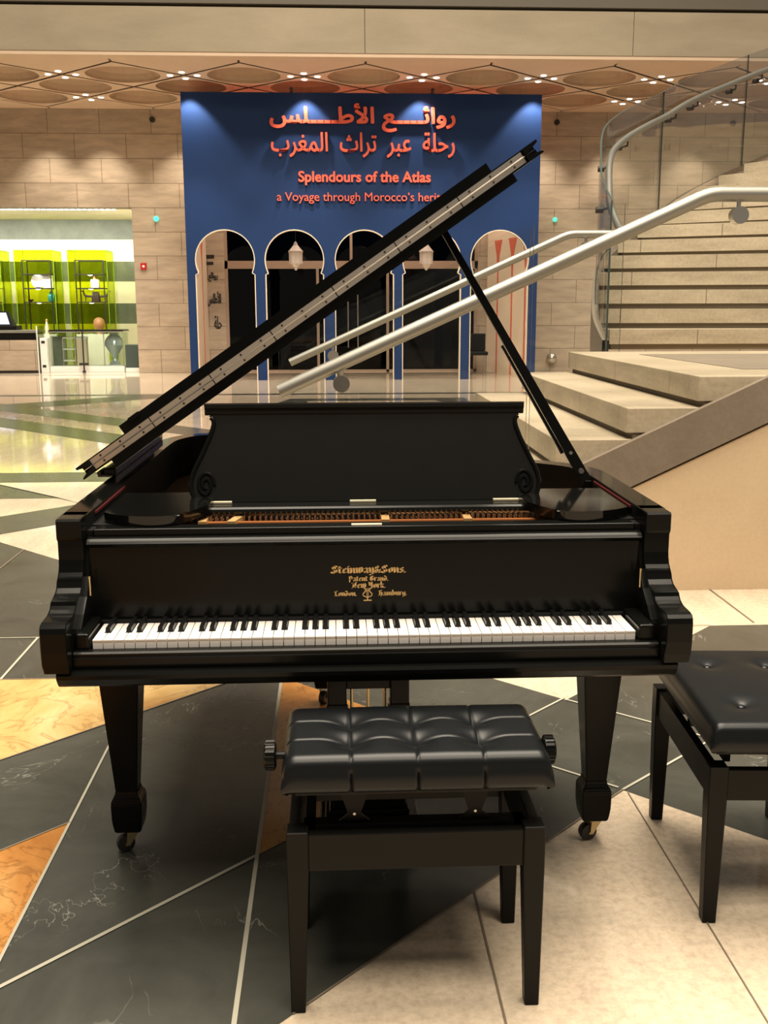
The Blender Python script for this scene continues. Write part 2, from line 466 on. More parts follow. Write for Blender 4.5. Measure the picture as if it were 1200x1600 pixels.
structure('floor', bm, ['cream', 'slate', 'grout', 'joint', 'orange', 'siena'], 'polished stone floor inlaid with dark slate and orange marble star pattern', 'floor')

# ---- back wall with the shop opening and the gallery entrance
WY = 23.63
bm = new()
box(bm, -14, -4.39, WY, WY + .4, 3.61, 5.68)
box(bm, -4.39, -2.40, WY, WY + .4, 0, 5.68)
box(bm, -2.40, 3.29, WY, WY + .4, 3.3, 5.68)
box(bm, 3.29, 15, WY, WY + .4, 0, 5.68)
structure('wall_back', bm, 'wall', 'far wall of large beige stone blocks with shop opening', 'wall')
bm = new()
for z0, z1, mi in ((0, 1.05, 1), (1.05, 1.56, 0), (1.56, 2.10, 1), (2.10, 2.59, 0), (2.59, 3.13, 1), (3.13, 3.63, 0)):
    box(bm, -14, -3.9, 26.9, 27.1, z0, z1, 0, mi)
structure('wall_shop', bm, ['shopgrey', 'shopcream'], 'shop back wall in grey and cream stone bands', 'wall')
bm = new(); box(bm, -4.39, -4.2, WY + .4, 26.9, 0, 3.63)
structure('wall_shop_right', bm, 'shopcream')
bm = new(); box(bm, -14, -4.2, WY + .4, 27.1, 3.61, 3.75)
structure('ceiling_shop', bm, 'shopceil')
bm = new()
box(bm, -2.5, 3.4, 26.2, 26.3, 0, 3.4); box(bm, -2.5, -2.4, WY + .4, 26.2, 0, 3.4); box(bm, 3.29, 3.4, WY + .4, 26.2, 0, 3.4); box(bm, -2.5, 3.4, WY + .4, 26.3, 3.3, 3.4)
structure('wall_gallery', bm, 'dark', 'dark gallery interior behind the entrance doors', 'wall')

# ---- coffered ceiling: diamond cells with round recesses, shadow joints between them
CZ = 5.66
bm = new()
box(bm, -14, 15, 19.06, WY, CZ + .40, CZ + .55, 0, 2)
SEG = 32
def coffer(cx, cy, hx, hy, r):
    g = .048
    inner, lip, top = [], [], []
    outer = []
    for k in range(SEG):
        a = 2 * PI * k / SEG; ca, sa = math.cos(a), math.sin(a)
        t = 1 / (abs(ca) / (hx - g) + abs(sa) / (hy - g))
        ox, oy = cx + ca * t, cy + sa * t
        oy = min(max(oy, 19.06), WY)
        outer.append((ox, oy)); inner.append((cx + ca * r, min(max(cy + sa * r, 19.06), WY)))
    vo = [bm.verts.new((x, y, CZ)) for x, y in outer]; vi = [bm.verts.new((x, y, CZ)) for x, y in inner]
    vo2 = [bm.verts.new((x, y, CZ + .05)) for x, y in outer]
    rings = [vi]
    for f, dz in ((.985, .05), (.9, .14), (.7, .22), (.4, .26)):
        rings.append([bm.verts.new((cx + (x - cx) * f, cy + (y - cy) * f, CZ + dz)) for x, y in inner])
    for k in range(SEG):
        j = (k + 1) % SEG
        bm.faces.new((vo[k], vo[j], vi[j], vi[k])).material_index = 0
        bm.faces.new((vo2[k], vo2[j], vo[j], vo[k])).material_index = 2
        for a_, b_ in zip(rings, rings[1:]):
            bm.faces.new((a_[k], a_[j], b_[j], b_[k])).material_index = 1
    bm.faces.new(rings[-1]).material_index = 1
    # plate above so the joint reads dark
for r, cy in ((0, 20.30), (1, 21.35), (0, 22.40), (1, 23.45), (1, 19.25)):
    for k in range(-5, 9):
        cx = -3.81 + 2.22 * k - (1.11 if r else 0)
        if cy == 23.45 or cy == 19.25:
            # half diamonds along the walls stay flat
            y0, y1 = (22.40, WY) if cy > 23 else (19.06, 20.30)
            h = (WY - 22.40) if cy > 23 else 1.24
            if cy > 23:
                tri = [(cx - 1.08 * .18, WY), (cx + 1.08 * .18, WY)]
                pts = [(cx, 22.44), (cx + 1.09, 23.47), (cx + 1.09, WY), (cx - 1.09, WY), (cx - 1.09, 23.47)]
            else:
                pts = [(cx, 20.26), (cx - 1.09, 19.23), (cx - 1.09, 19.06), (cx + 1.09, 19.06), (cx + 1.09, 19.23)]
            prism(bm, pts, XY, CZ, CZ + .05)
        else:
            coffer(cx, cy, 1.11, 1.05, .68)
structure('ceiling', bm, ['ceil', 'coffer', 'groove'], 'coffered ceiling with round recesses in a diamond grid', 'ceiling')
bm = new()
for x0, x1 in ((-14, .60), (.61, 5.25), (5.26, 15)):
    box(bm, x0, x1, 18.75, 19.05, 5.72, 6.43)
box(bm, -14, 15, 18.77, 19.06, 5.66, 5.72, 0, 1)
structure('trim_1', bm, ['conc', 'ceil'], 'pale stone beam across the top of the hall', 'beam')
bm = new(); box(bm, -14, 15, 18.95, 19.6, 6.43, 6.48); box(bm, -14, 15, 18.72, 19.6, 6.48, 8.6, 0, 1)
structure('trim_2', bm, ['groove', 'slab'], 'dark edge of the floor above the stone beam', 'beam')

# ---- gallery entrance glazing in the back wall
ent = bpy.data.objects.new('door_1', None); COL.objects.link(ent); ent['kind'] = 'structure'
ent['label'] = 'dark glazed gallery entrance doors behind the blue portal'; ent['category'] = 'door'
bm = new()
box(bm, -2.40, 3.29, WY + .02, WY + .14, 2.30, 2.47)
box(bm, -2.40, -2.33, WY + .02, WY + .14, 0, 3.3); box(bm, 3.22, 3.29, WY + .02, WY + .14, 0, 3.3)
box(bm, -.36, -.30, WY + .02, WY + .14, 0, 2.30); box(bm, 1.22, 1.28, WY + .02, WY + .14, 0, 2.30); box(bm, .40, .46, WY + .02, WY + .14, 2.47, 3.3)
box(bm, -2.40, 3.29, WY + .02, WY + .14, 0, .05)
link('door_frame', bm, 'frame', ent)
bm = new(); box(bm, -2.33, 3.22, WY + .06, WY + .075, .05, 3.3); link('glass_pane', bm, 'doorglass', ent)
for x in (.35, .57):
    bm = new(); tube(bm, [(x, WY - .06, .55), (x, WY - .06, 1.75)], .014, 8); tube(bm, [(x, WY - .06, .75), (x, WY + .06, .75)], .01, 8); tube(bm, [(x, WY - .06, 1.5), (x, WY + .06, 1.5)], .01, 8)
    link('door_handle', bm, 'steel', ent)

# ================================================================== STAIRS
YN, YF = 5.10, 8.02          # near and far side of the lower flight
LZ = 1.106; RS = .158; TR = .36
st = thing('staircase', 'wide travertine steps rising right to a landing beside the piano', 'stairs', (0, 0, 0))
for k in range(7):
    top = LZ - RS * k; x = 1.84 - TR * k
    x1 = x + TR + .06 if k else 7.6
    bm = new(); box(bm, x, x1, YN, YF, top - .126, top, .004)
    s = link('step' if k else 'landing', bm, 'stairstone_y', st)
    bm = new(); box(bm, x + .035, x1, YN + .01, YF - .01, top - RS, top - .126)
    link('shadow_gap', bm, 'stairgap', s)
# dark inlay on the landing floor
bm = new(); prism(bm, [(2.24, 7.48), (2.28, 5.64), (5, 5.6), (5, 7.5)], XY, LZ, LZ + .003)
link('landing_inlay', bm, 'stringer', st)
# raked stringer: top edge of the band follows the nosings, bottom edge parallel below
def rk(x): return .675 + .468 * (x - 1.26)
bm = new()
prism(bm, [(-.19, 0), (-.17, .006), (2.20, rk(2.20)), (7.6, rk(2.20)), (7.6, rk(2.2) - .235), (2.20, rk(2.20) - .235), (.325, 0)], XZ, 5.055, 5.10)
link('stringer', bm, 'stringer', st)
bm = new()
prism(bm, [(.36, 0), (7.6, 0), (7.6, rk(2.2) - .25), (2.20, rk(2.20) - .25)], XZ, 5.07, 5.30)
structure('wall_stair', bm, 'plaster', 'warm beige plaster wall below the raked stair band', 'wall')
bm = new()
prism(bm, [(.42, 0), (7.6, 0), (7.6, .86), (2.2, .84)], XZ, YF - .25, YF)
structure('wall_stair_far', bm, 'plaster')

# ---- curved upper flight
PATH = [(2.25, 8.35), (2.27, 8.75), (2.34, 9.1), (2.43, 9.45), (2.56, 9.8), (2.78, 10.15), (3.07, 10.5), (3.39, 10.9), (3.67, 11.2), (4.0, 11.55),
        (4.37, 11.87), (4.75, 12.12), (5.17, 12.35), (5.62, 12.55), (6.07, 12.68), (6.55, 12.76), (7.0, 12.8), (7.5, 12.8)]
CC = Vector((7.2, 8.3)); RU = .163
cs = thing('curved_staircase', 'curving upper stone flight rising away behind the landing', 'stairs', (0, 0, 0))
def inner(p):
    p = Vector(p); d = (CC - p); return p + d.normalized() * 3.1
for k in range(len(PATH) - 1):
    a, b = Vector(PATH[k]), Vector(PATH[k + 1]); ia, ib = inner(a), inner(b)
    if k == 0: ia = Vector((5.3, 8.35))
    h = LZ + RU * (k + 1)
    b2 = a + (b - a) * 1.25; ib2 = ia + (ib - ia) * 1.25
    bm = new()
    hexa(bm, [(a.x, a.y, h - .118), (ia.x, ia.y, h - .118), (ib2.x, ib2.y, h - .118), (b2.x, b2.y, h - .118)],
         [(a.x, a.y, h), (ia.x, ia.y, h), (ib2.x, ib2.y, h), (b2.x, b2.y, h)])
    s = link('step', bm, 'stairstone_x', cs)
    t = (b - a) * .11; ti = (ib - ia) * .11; si = (ia - a).normalized() * .02
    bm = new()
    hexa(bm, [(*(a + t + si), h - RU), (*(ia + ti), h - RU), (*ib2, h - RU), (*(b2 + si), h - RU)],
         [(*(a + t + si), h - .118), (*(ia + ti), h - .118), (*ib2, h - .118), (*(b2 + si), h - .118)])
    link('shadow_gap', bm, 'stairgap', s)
pl = spline([(p[0], p[1], LZ + RU * (k + .6)) for k, p in enumerate(PATH)], 6)
bm = new(); prev = None
for i, p in enumerate(pl):
    d = (CC - Vector((p.x, p.y))).normalized()
    q = [(p.x - d.x * .06, p.y - d.y * .06, p.z - .42), (p.x - d.x * .06, p.y - d.y * .06, p.z - .02), (p.x - d.x * .005, p.y - d.y * .005, p.z - .02), (p.x - d.x * .005, p.y - d.y * .005, p.z - .42)]
    ring = [bm.verts.new((x, y, max(z, .02))) for x, y, z in q]
    if prev:
        for j in range(4): bm.faces.new((prev[j], prev[(j + 1) % 4], ring[(j + 1) % 4], ring[j]))
    prev = ring
link('curved_stringer', bm, 'stringer', cs, True)
bm = new()   # solid underside of the landing below the first curved steps
box(bm, 2.2, 7.6, YF, 8.6, .0, LZ - .13)
link('landing_base', bm, 'plaster', cs)

# ---- glass balustrades with steel handrails
def hanger(bm, p, r_disc, fwd, drop=.075, dirn=(0, 1, 0)):
    """rod down from the rail to a round disc clamped on the glass"""
    p = Vector(p); dn = Vector(dirn)
    q = p + Vector((0, 0, -drop))
    tube(bm, [p, q], .011, 8)
    tube(bm, [q + Vector((0, 0, -r_disc * .6)) - dn * .035, q + Vector((0, 0, -r_disc * .6)) + dn * .02], r_disc, 24)

def straight_balustrade(name, label, y, x0, xb, xe, z0, zb, r, joints, brk, glass_top, glass_y):
    t = thing(name, label, 'balustrade', (x0, y, 0))
    W = lambda p: (p[0] - x0, p[1] - y, p[2])
    bm = new()
    pts = [Vector((x0, y, z0)), Vector((xb - .05, y, zb - .05 * (zb - z0) / (xb - x0)))]
    pts += spline([(xb - .05, y, zb - .05 * (zb - z0) / (xb - x0)), (xb, y, zb - .006), (xb + .05, y, zb)], 5)[1:] + [Vector((xe, y, zb))]
    tube(bm, [W(p) for p in pts], r, 18)
    link('handrail', bm, 'rail', t, True)
    sl = (zb - z0) / (xb - x0)
    zr = lambda x: min(z0 + sl * (x - x0), zb)
    xs = [x0 - .01] + joints + [xe]
    floorz = lambda x: max(min(LZ - .10, rk(x) - .05), 0.0)
    for a, b in zip(xs, xs[1:]):
        a2, b2 = a + .008, b - .008
        mids = [a2] + ([xb] if a2 < xb < b2 else []) + [b2]
        outl = [W((x, 0, floorz(x) + (0.02 if x < .1 else 0))) for x in mids] + [W((x, 0, zr(x) + glass_top)) for x in mids[::-1]]
        bm = new()
        prism(bm, [(p[0], p[2]) for p in outl], XZ, glass_y - y - .008, glass_y - y + .008, 0, 1)
        link('glass_panel', bm, ['glass', 'glassedge'], t)
    for x in brk:
        bm = new(); hanger(bm, W((x, y, zr(x) - r * .6)), .042, 1, .055, (0, 1, 0))
        link('bracket', bm, 'steel', t, True)
    return t
straight_balustrade('glass_balustrade', 'near glass balustrade with thick steel handrail crossing in front of the blue portal', 5.19, -.272, 1.87, 7.2, 1.035, 1.995, .036, [1.0, 2.6], [.04, 2.02, 3.5], .235, 5.24)
straight_balustrade('glass_balustrade', 'far glass balustrade with shorter steel handrail above the stair base', 7.95, -.33, 1.80, 2.24, 1.035, 1.99, .030, [], [.0, 1.93], .225, 7.99)

t = thing('glass_balustrade', 'curved glass balustrade with curling steel handrail on the upper flight', 'balustrade', (2.25, 8.3, 0))
base = spline([(p[0] - .035, p[1], LZ + RU * (k + min(k / 3, 1.0))) for k, p in enumerate(PATH)], 6)
gl = [(p.x - 2.25, p.y - 8.3, p.z) for p in base]
def curved_panel(i0, i1):
    bm = new(); prev = None
    for i in range(i0, i1 + 1):
        x, y, z = gl[i]; d = (CC - Vector((x + 2.25, y + 8.3))).normalized() * .016
        ring = [bm.verts.new((x, y, z - .02)), bm.verts.new((x + d.x, y + d.y, z - .02)), bm.verts.new((x + d.x, y + d.y, z + 1.17)), bm.verts.new((x, y, z + 1.17))]
        if prev:
            for j in range(4):
                bm.faces.new((prev[j], prev[(j + 1) % 4], ring[(j + 1) % 4], ring[j])).material_index = 1 if j in (0, 2) else 0
        else: bm.faces.new(ring).material_index = 1
        prev = ring
    bm.faces.new(prev[::-1]).material_index = 1
    link('glass_panel', bm, ['glass', 'glassedge'], t)
for i0, i1 in ((0, 43), (43, 66), (66, len(gl) - 1)): curved_panel(i0, i1)
rl = []
for i, (x, y, z) in enumerate(gl):
    d = (CC - Vector((x + 2.25, y + 8.3))).normalized() * .085
    rl.append((x + d.x, y + d.y, z + .945))
rl = [(2.24 - 2.25 + .03, 7.95 - 8.3, 1.99), (rl[0][0] - .015, -.12, 2.005)] + rl[1:]
bm = new(); tube(bm, rl, .03, 14); link('handrail', bm, 'rail', t, True)
for i in (8, 20, 30, 45, 52, 62, 68):
    bm = new(); x, y, z = rl[i + 1]; gx, gy, gz = gl[i]
    tube(bm, [(x, y, z - .02), (x, y, z - .075), (gx, gy, z - .09)], .011, 8)
    tube(bm, [(gx + (x - gx) * .4, gy + (y - gy) * .4, z - .09), (gx - (x - gx) * .3, gy - (y - gy) * .3, z - .09)], .028, 14)
    link('bracket', bm, 'iron', t, True)

# ================================================================== EXHIBITION PORTAL
PX0, PX1, PH, PY = -2.87, 4.13, 5.51, 21.0
pt = thing('exhibition_portal', 'tall blue exhibition portal with five horseshoe arches and coral lettering', 'portal', (.63, PY, 0))
def P_(x, y, z): return (x - .63, y - PY, z)
arches = [(-2.69, -1.54), (-1.31, -.18), (.07, 1.22), (1.42, 2.57), (2.79, 3.93)]
outl = [(PX0, 0), (PX0, PH), (PX1, PH), (PX1, 0)]
rims = []
for x0, x1 in arches[::-1]:
    c = (x0 + x1) / 2; hw = (x1 - x0) / 2; r = .573; zc = 2.37
    a0 = math.asin(-.235 / r)
    arc = [(c + r * math.cos(a0 + (PI - 2 * a0) * k / 26), zc + r * math.sin(a0 + (PI - 2 * a0) * k / 26)) for k in range(27)]
    pts = [(x1, 0), (x1, 2.09), (x1 - .045, 2.11)] + arc + [(x0 + .045, 2.11), (x0, 2.09), (x0, 0)]
    outl += pts; rims.append(pts)
bm = new()
prism(bm, [(x - .63, z) for x, z in outl], XZ, 0, .12, 0, 1)
link('front_panel', bm, ['blue', 'pale'], pt)
for pts in rims:          # thin pale edging standing a little proud of the blue face
    bm = new(); n = len(pts)
    c = sum(p[0] for p in pts) / n
    ins = []
    for i in range(n):
        a, b = Vector(pts[max(i - 1, 0)]), Vector(pts[min(i + 1, n - 1)]); tt = (b - a).normalized()
        ins.append(Vector(pts[i]) + Vector((tt.y, -tt.x)) * .018)
    prev = None
    for p, q in zip(pts, ins):
        ring = [bm.verts.new(P_(p[0], PY - .012, p[1])), bm.verts.new(P_(q.x, PY - .012, q.y)), bm.verts.new(P_(q.x, PY + .001, q.y)), bm.verts.new(P_(p[0], PY + .001, p[1]))]
        if prev:
            for j in range(4): bm.faces.new((prev[j], prev[(j + 1) % 4], ring[(j + 1) % 4], ring[j]))
        prev = ring
    link('arch_edging', bm, 'pale', pt)
bm = new()
box(bm, *[v - .63 for v in (PX0, PX0 + .08)], .12, 2.58, 0, PH); link('side_wall', bm, 'pale', pt)
RX = lambda y: 4.05 - .63 - .55 * (y - .12) / 2.46
bm = new(); prism(bm, [(RX(.12), .12), (RX(.12) + .08, .12), (RX(2.58) + .08, 2.58), (RX(2.58), 2.58)], XY, 0, 4.6); link('side_wall', bm, 'pale', pt)
bm = new(); box(bm, PX0 - .63, PX1 - .63, .12, 2.58, 4.60, 4.66); link('bounce_roof', bm, 'maroon', pt)  # unseen red sheet, added to bounce red light onto the coffers
# coral stripes and slim painted arches on the inner sides
for sd_, ys in ((0, (.75, 1.75)), (1, (.45, 1.15, 1.95))):
    for yb in ys:
        bm = new()
        q = [(yb - .035, 0.01), (yb - .035, 2.2), (yb - .08, 2.55), (yb - .22, 2.88), (yb + .22, 2.88), (yb + .08, 2.55), (yb + .035, 2.2), (yb + .035, .01)]
        if sd_ == 0: prism(bm, q, lambda p, h: (PX0 + .08 - .63 + h, p[0], p[1]), 0, .006)
        else: prism(bm, q, lambda p, h: (RX(p[0]) - h, p[0], p[1]), 0, .006)
        link('painted_arch', bm, 'coralpaint', pt)

# ---- lettering
def text_mesh(s, extrude, bold=0.):
    c = bpy.data.curves.new('text', 'FONT'); c.body = s; c.size = 1; c.extrude = extrude; c.offset = bold; c.resolution_u = 4
    o = bpy.data.objects.new('text', c); COL.objects.link(o)
    bpy.context.view_layer.update()
    dg = bpy.context.evaluated_depsgraph_get()
    me = bpy.data.meshes.new_from_object(o.evaluated_get(dg))
    bpy.data.objects.remove(o); bpy.data.curves.remove(c)
    return me

def lettering(name, s, m, parent, x0, x1, zbase, face, depth, height=None, bold=0., zmin=None, zmax=None, label=None, heavy=0., gap=.075):
    """wall lettering on an XZ face, fitted between x0 and x1; base line (or extents) in z"""
    me = text_mesh(s, .5, bold)
    xs = [v.co.x for v in me.vertices]; ys = [v.co.y for v in me.vertices]
    if not xs: return None
    sx = (x1 - x0) / (max(xs) - min(xs))
    if zmin is not None:
        sy = (zmax - zmin) / (max(ys) - min(ys)); oy = zmin - min(ys) * sy
    else:
        sy = sx if height is None else height; oy = zbase
    mx = min(xs)
    for v in me.vertices:
        x, y, z = v.co
        v.co = (x0 + (x - mx) * sx, face - (z + .5) * depth, oy + y * sy)
    if heavy:
        src = bmesh.new(); src.from_mesh(me); acc = bpy.data.meshes.new(name); ab = bmesh.new()
        for k in range(9):
            a = 2 * PI * k / 8; off = (0, 0) if k == 8 else (heavy * math.cos(a), heavy * math.sin(a))
            tmp = me.copy()
            for v in tmp.vertices: v.co.x += off[0]; v.co.z += off[1]; v.co.y -= .0002 * k
            ab.from_mesh(tmp); bpy.data.meshes.remove(tmp)
        ab.to_mesh(me); ab.free(); src.free(); bpy.data.meshes.remove(acc)
    me.materials.clear(); me.materials.append(M[m])
    # one object per word: faces sorted along x, a gap wider than the letter spacing starts a new word
    fx = sorted((min(me.vertices[v].co.x for v in p.vertices), max(me.vertices[v].co.x for v in p.vertices)) for p in me.polygons)
    words = [list(fx[0])]
    for a, b in fx[1:]:
        if a - words[-1][1] > gap: words.append([a, b])
        else: words[-1][1] = max(words[-1][1], b)
    for a, b in words:
        bm2 = bmesh.new(); bm2.from_mesh(me)
        drop = [v for v in bm2.verts if not (a - 1e-4 <= v.co.x <= b + 1e-4)]
        bmesh.ops.delete(bm2, geom=drop, context='VERTS')
        bmesh.ops.recalc_face_normals(bm2, faces=bm2.faces[:])
        link(name, bm2, m, parent)
    bpy.data.meshes.remove(me)
T = '\u0640'
AR1 = ('\uFEAD\uFEED\uFE8D\uFE8B' + T * 4 + '\uFECA' + ' ' + '\uFE8D\uFEF7\uFEC3' + T * 4 + '\uFEE0\uFEB2')[::-1]
AR2 = ('\uFEAD\uFEA3\uFEE0\uFE94' + '  ' + '\uFECB\uFE92\uFEAE' + '  ' + '\uFE97\uFEAE\uFE8D\uFE99' + '  ' + '\uFE8D\uFEDF\uFEE4\uFED0\uFEAE\uFE8F')[::-1]
lettering('arabic_title_word', AR1, 'coral', pt, -1.16 - .63, 2.42 - .63, 0, -.02, .06, heavy=.013, zmin=4.80, zmax=5.30)
lettering('arabic_subtitle_word', AR2, 'coral', pt, -1.15 - .63, 2.42 - .63, 0, -.02, .05, heavy=.007, zmin=4.32, zmax=4.78)
lettering('english_title_word', 'Splendours of the Atlas', 'coral', pt, -.63 - .63, 1.95 - .63, 3.862, -.02, .05, heavy=.008)
lettering('english_subtitle_word', 'a Voyage through Morocco\u2019s heritage', 'coral', pt, -1.06 - .63, 2.45 - .63, 3.50, -.02, .05, gap=.055)
# opening text on the stone beside the entrance
nt_ = thing('wall_text', 'black lettering on the stone seen through the leftmost arch', 'lettering', (-2.7, WY, 1.0))
for s, x0, x1, z0, z1 in (('\uFEAD\uFEED\uFE8D\uFE8B\uFECA', -.06, .14, 1.02, 1.22), ('\uFE8D\uFEF7\uFEC3\uFEE0\uFEB2', -.10, .2, .48, .80), ('\uFEA3\uFEE0\uFE94', .04, .2, -.02, .26)):
    lettering('arabic_word', s[::-1], 'ink', nt_, x0, x1, 0, -.002, .006, heavy=.006, zmin=z0, zmax=z1, gap=1)
bm = new(); box(bm, -.10, .08, -.008, -.002, 1.52, 1.60); box(bm, -.10, .06, -.008, -.002, 1.38, 1.45); link('caption_block', bm, 'ink', nt_)

# ---- hanging lanterns inside the arches
def make_lantern(x):
    o = thing('hanging_lantern', '', 'lantern', (x, 21.8, 2.2), 0)
    bm = new(); tube(bm, [(0, 0, .57), (0, 0, 2.395)], .006, 6); link('chain', bm, 'iron', o)
    bm = new(); lathe(bm, [(.01, .58), (.03, .55), (.05, .50), (.10, .44), (.135, .40), (.15, .385), (.15, .365)], seg=8); link('cap', bm, 'lantern', o)
    bm = new(); lathe(bm, [(.13, .365), (.125, .14), (.11, .13)], seg=8); link('pane_body', bm, 'lanternpane', o)
    bm = new()
    for k in range(8):
        a = 2 * PI * k / 8; tube(bm, [(.132 * math.cos(a), .132 * math.sin(a), .37), (.127 * math.cos(a), .127 * math.sin(a), .13)], .010, 6)
    for z in (.36, .14):
        lathe(bm, [(.142, z - .012), (.142, z + .012)], seg=8)
    link('cage', bm, 'lantern', o)
    bm = new(); lathe(bm, [(.12, .13), (.09, .08), (.05, .045), (.03, .03), (.03, .01), (.01, 0)], seg=8); link('finial', bm, 'lantern', o)
    return o
l1 = make_lantern(-.745); tag(l1, 'white metal lantern hanging in the second arch from the left', 'lantern', 'lanterns in the portal arches')
l2 = copy_tree(l1); l2.location.x = 1.955; tag(l2, 'white metal lantern beside the lid prop in the second arch from the right', 'lantern', 'lanterns in the portal arches')

# ---- black chair in the right arch
ch = thing('chair', 'black chair with slim silver legs inside the rightmost arch', 'chair', (3.1, 22.55, 0), 0)
bm = new(); box(bm, -.26, .26, -.24, .24, .42, .50, .02); link('seat', bm, 'black_matte', ch)
bm = new(); box(bm, -.26, .26, .19, .26, .50, .88, .02); link('backrest', bm, 'black_matte', ch)
for sx in (-.23, .23):
    for sy in (-.21, .21):
        bm = new(); tube(bm, [(sx, sy, 0), (sx, sy, .43)], .013, 8); link('leg', bm, 'steel', ch)

# ---- small things fixed to the stone wall and the portal
def small(name, label, cat, loc, build, m, group=None):
    bm = new(); build(bm); o = link(name, bm, m, None, True); o.location = loc
    return tag(o, label, cat, group)
fa = thing('fire_alarm', 'red square fire alarm call point on the stone pier', 'alarm', (-4.18, WY, 2.35))
bm = new(); box(bm, -.065, .065, -.05, 0, -.075, .075, .008); link('case', bm, 'red', fa)
bm = new(); lathe(bm, [(.028, -.056), (.028, -.05)], axis='y', seg=14); link('button', bm, 'white', fa)
disc = lambda r, d: (lambda bm: lathe(bm, [(r * .7, -d), (r, -d * .6), (r, 0)], axis='y', seg=16))
small('indicator_light', 'small round green light on the stone pier above the fire alarm', 'light', (-3.86, WY, 3.37), disc(.06, .04), 'greenled', 'green wall indicator lights')
small('indicator_light', 'small round green light on the wall right of the blue portal', 'light', (5.01, WY, 3.37), disc(.05, .04), 'greenled', 'green wall indicator lights')
for x, l in ((-3.85, 'small dark sensor high on the wall left of the portal'), (4.99, 'small dark sensor high on the wall just right of the portal'), (8.94, 'small dark sensor high on the wall at the far right behind the glass')):
    small('wall_sensor', l, 'sensor', (x, WY, 5.44), disc(.06, .07), 'iron', 'dark wall sensors')
small('uplight', 'small round chrome light low on the wall beside the stairs', 'light', (5.0, WY, .30), lambda bm: lathe(bm, [(.02, -.26), (.08, -.23), (.115, -.17), (.12, -.13), (.10, -.06), (.05, 0)], axis='y', seg=20), 'steel')
for x, l in ((-.745, 'small black spotlight on the top edge of the portal, left one'), (1.98, 'small black spotlight on the top edge of the portal, right one')):
    o = thing('spotlight', l, 'spotlight', (x, 20.97, PH), 0, 'spotlights on the portal edge')
    bm = new(); box(bm, -.03, .03, -.03, .06, 0, .015); tube(bm, [(0, 0, .01), (0, -.02, .05)], .01, 8); link('bracket', bm, 'iron', o)
    bm = new(); tube(bm, [(0, .03, .06), (0, -.09, .045)], .032, 12); link('lamp_head', bm, 'iron', o)

# ---- clusters of four recessed downlights between the coffers
def make_cluster():
    o = thing('downlight_cluster', '', 'downlight', (0, 0, CZ), 0, 'four lamp downlight clusters in the ceiling')
    for dx, dy in ((-.25, 0), (.25, 0), (0, .26), (0, -.26)):
        bm = new(); lathe(bm, [(.050, -.010), (.053, -.005), (.045, .0)], (dx, dy, 0), 16); link('lamp', bm, 'lamp', o)
    return o
proto = None
ORD = ['leftmost', 'second from left', 'third from left', 'fourth from left', 'fifth from left', 'sixth from left', 'seventh from left', 'eighth from left']
for row, (y, x0, n) in enumerate(((20.30, -7.08, 7), (22.40, -7.14, 6))):
    xs = [x0 + 2.22 * k for k in range(n)] if row == 0 else [-4.92, 4.0, 6.25, 8.5]
    xs = [-4.92, -2.70, -.48, 1.74, 3.96, 6.18, 8.40] if row == 0 else [-4.92, 3.96, 6.18, 8.40]
    for k, x in enumerate(xs):
        o = make_cluster() if proto is None else copy_tree(proto)
        proto = proto or o
        o.location = (x, y, CZ)
        o['label'] = f'{ORD[k]} of the four-lamp ceiling clusters in the row ' + ('nearest the stone beam' if row == 0 else 'nearest the far wall')

# ================================================================== SHOP
def make_case():
    o = thing('display_case', '', 'display case', (0, 0, 0), 0, 'lime display cases in the shop')
    w, d, h = .92, .75, 2.80
    bm = new()
    box(bm, 0, w, d - .012, d, 0, h); box(bm, 0, .012, 0, d, 0, h); box(bm, w - .012, w, 0, d, 0, h); box(bm, 0, w, 0, d, h - .012, h)
    link('acrylic_shell', bm, 'acrylic', o)
    bm = new()
    for x in (0, w):
        for y in (0, d): tube(bm, [(x, y, 0), (x, y, h)], .008, 6)
    for x0, y0, x1, y1 in ((0, 0, w, 0), (0, d, w, d), (0, 0, 0, d), (w, 0, w, d)): tube(bm, [(x0, y0, h), (x1, y1, h)], .008, 6)
    link('edge_strip', bm, 'acrylicedge', o)
    bm = new()
    for x in (.13, .80):
        for y in (.16, .58): box(bm, x - .013, x + .013, y - .013, y + .013, 0, 2.58)
    for y in (.16, .58): box(bm, .13, .80, y - .013, y + .013, 2.555, 2.58)
    link('shelf_frame', bm, 'iron', o)
    for z in (1.58, 1.91, 2.24):
        bm = new(); box(bm, .12, .81, .14, .60, z - .012, z + .012); sh = link('shelf', bm, 'iron', o)
        bm = new(); lathe(bm, [(.02, -.03), (.06, -.014)], (.47, .2, z), 12); link('shelf_light', bm, 'shoplamp', sh)
    bm = new(); box(bm, .08, .85, .10, .66, 0, .82, .005); link('plinth', bm, 'shopcream', o)
    return o
c1 = make_case(); c1.location = (-6.32, 25.55, 0); c1['label'] = 'lime green display case nearest the shop right wall, with dog figures'
c2 = copy_tree(c1); c2.location = (-7.58, 25.55, 0); c2['label'] = 'lime green display case in the middle, with white plate'
c3 = copy_tree(c1); c3.location = (-8.84, 25.55, 0); c3['label'] = 'lime green display case cut by the left photo edge'

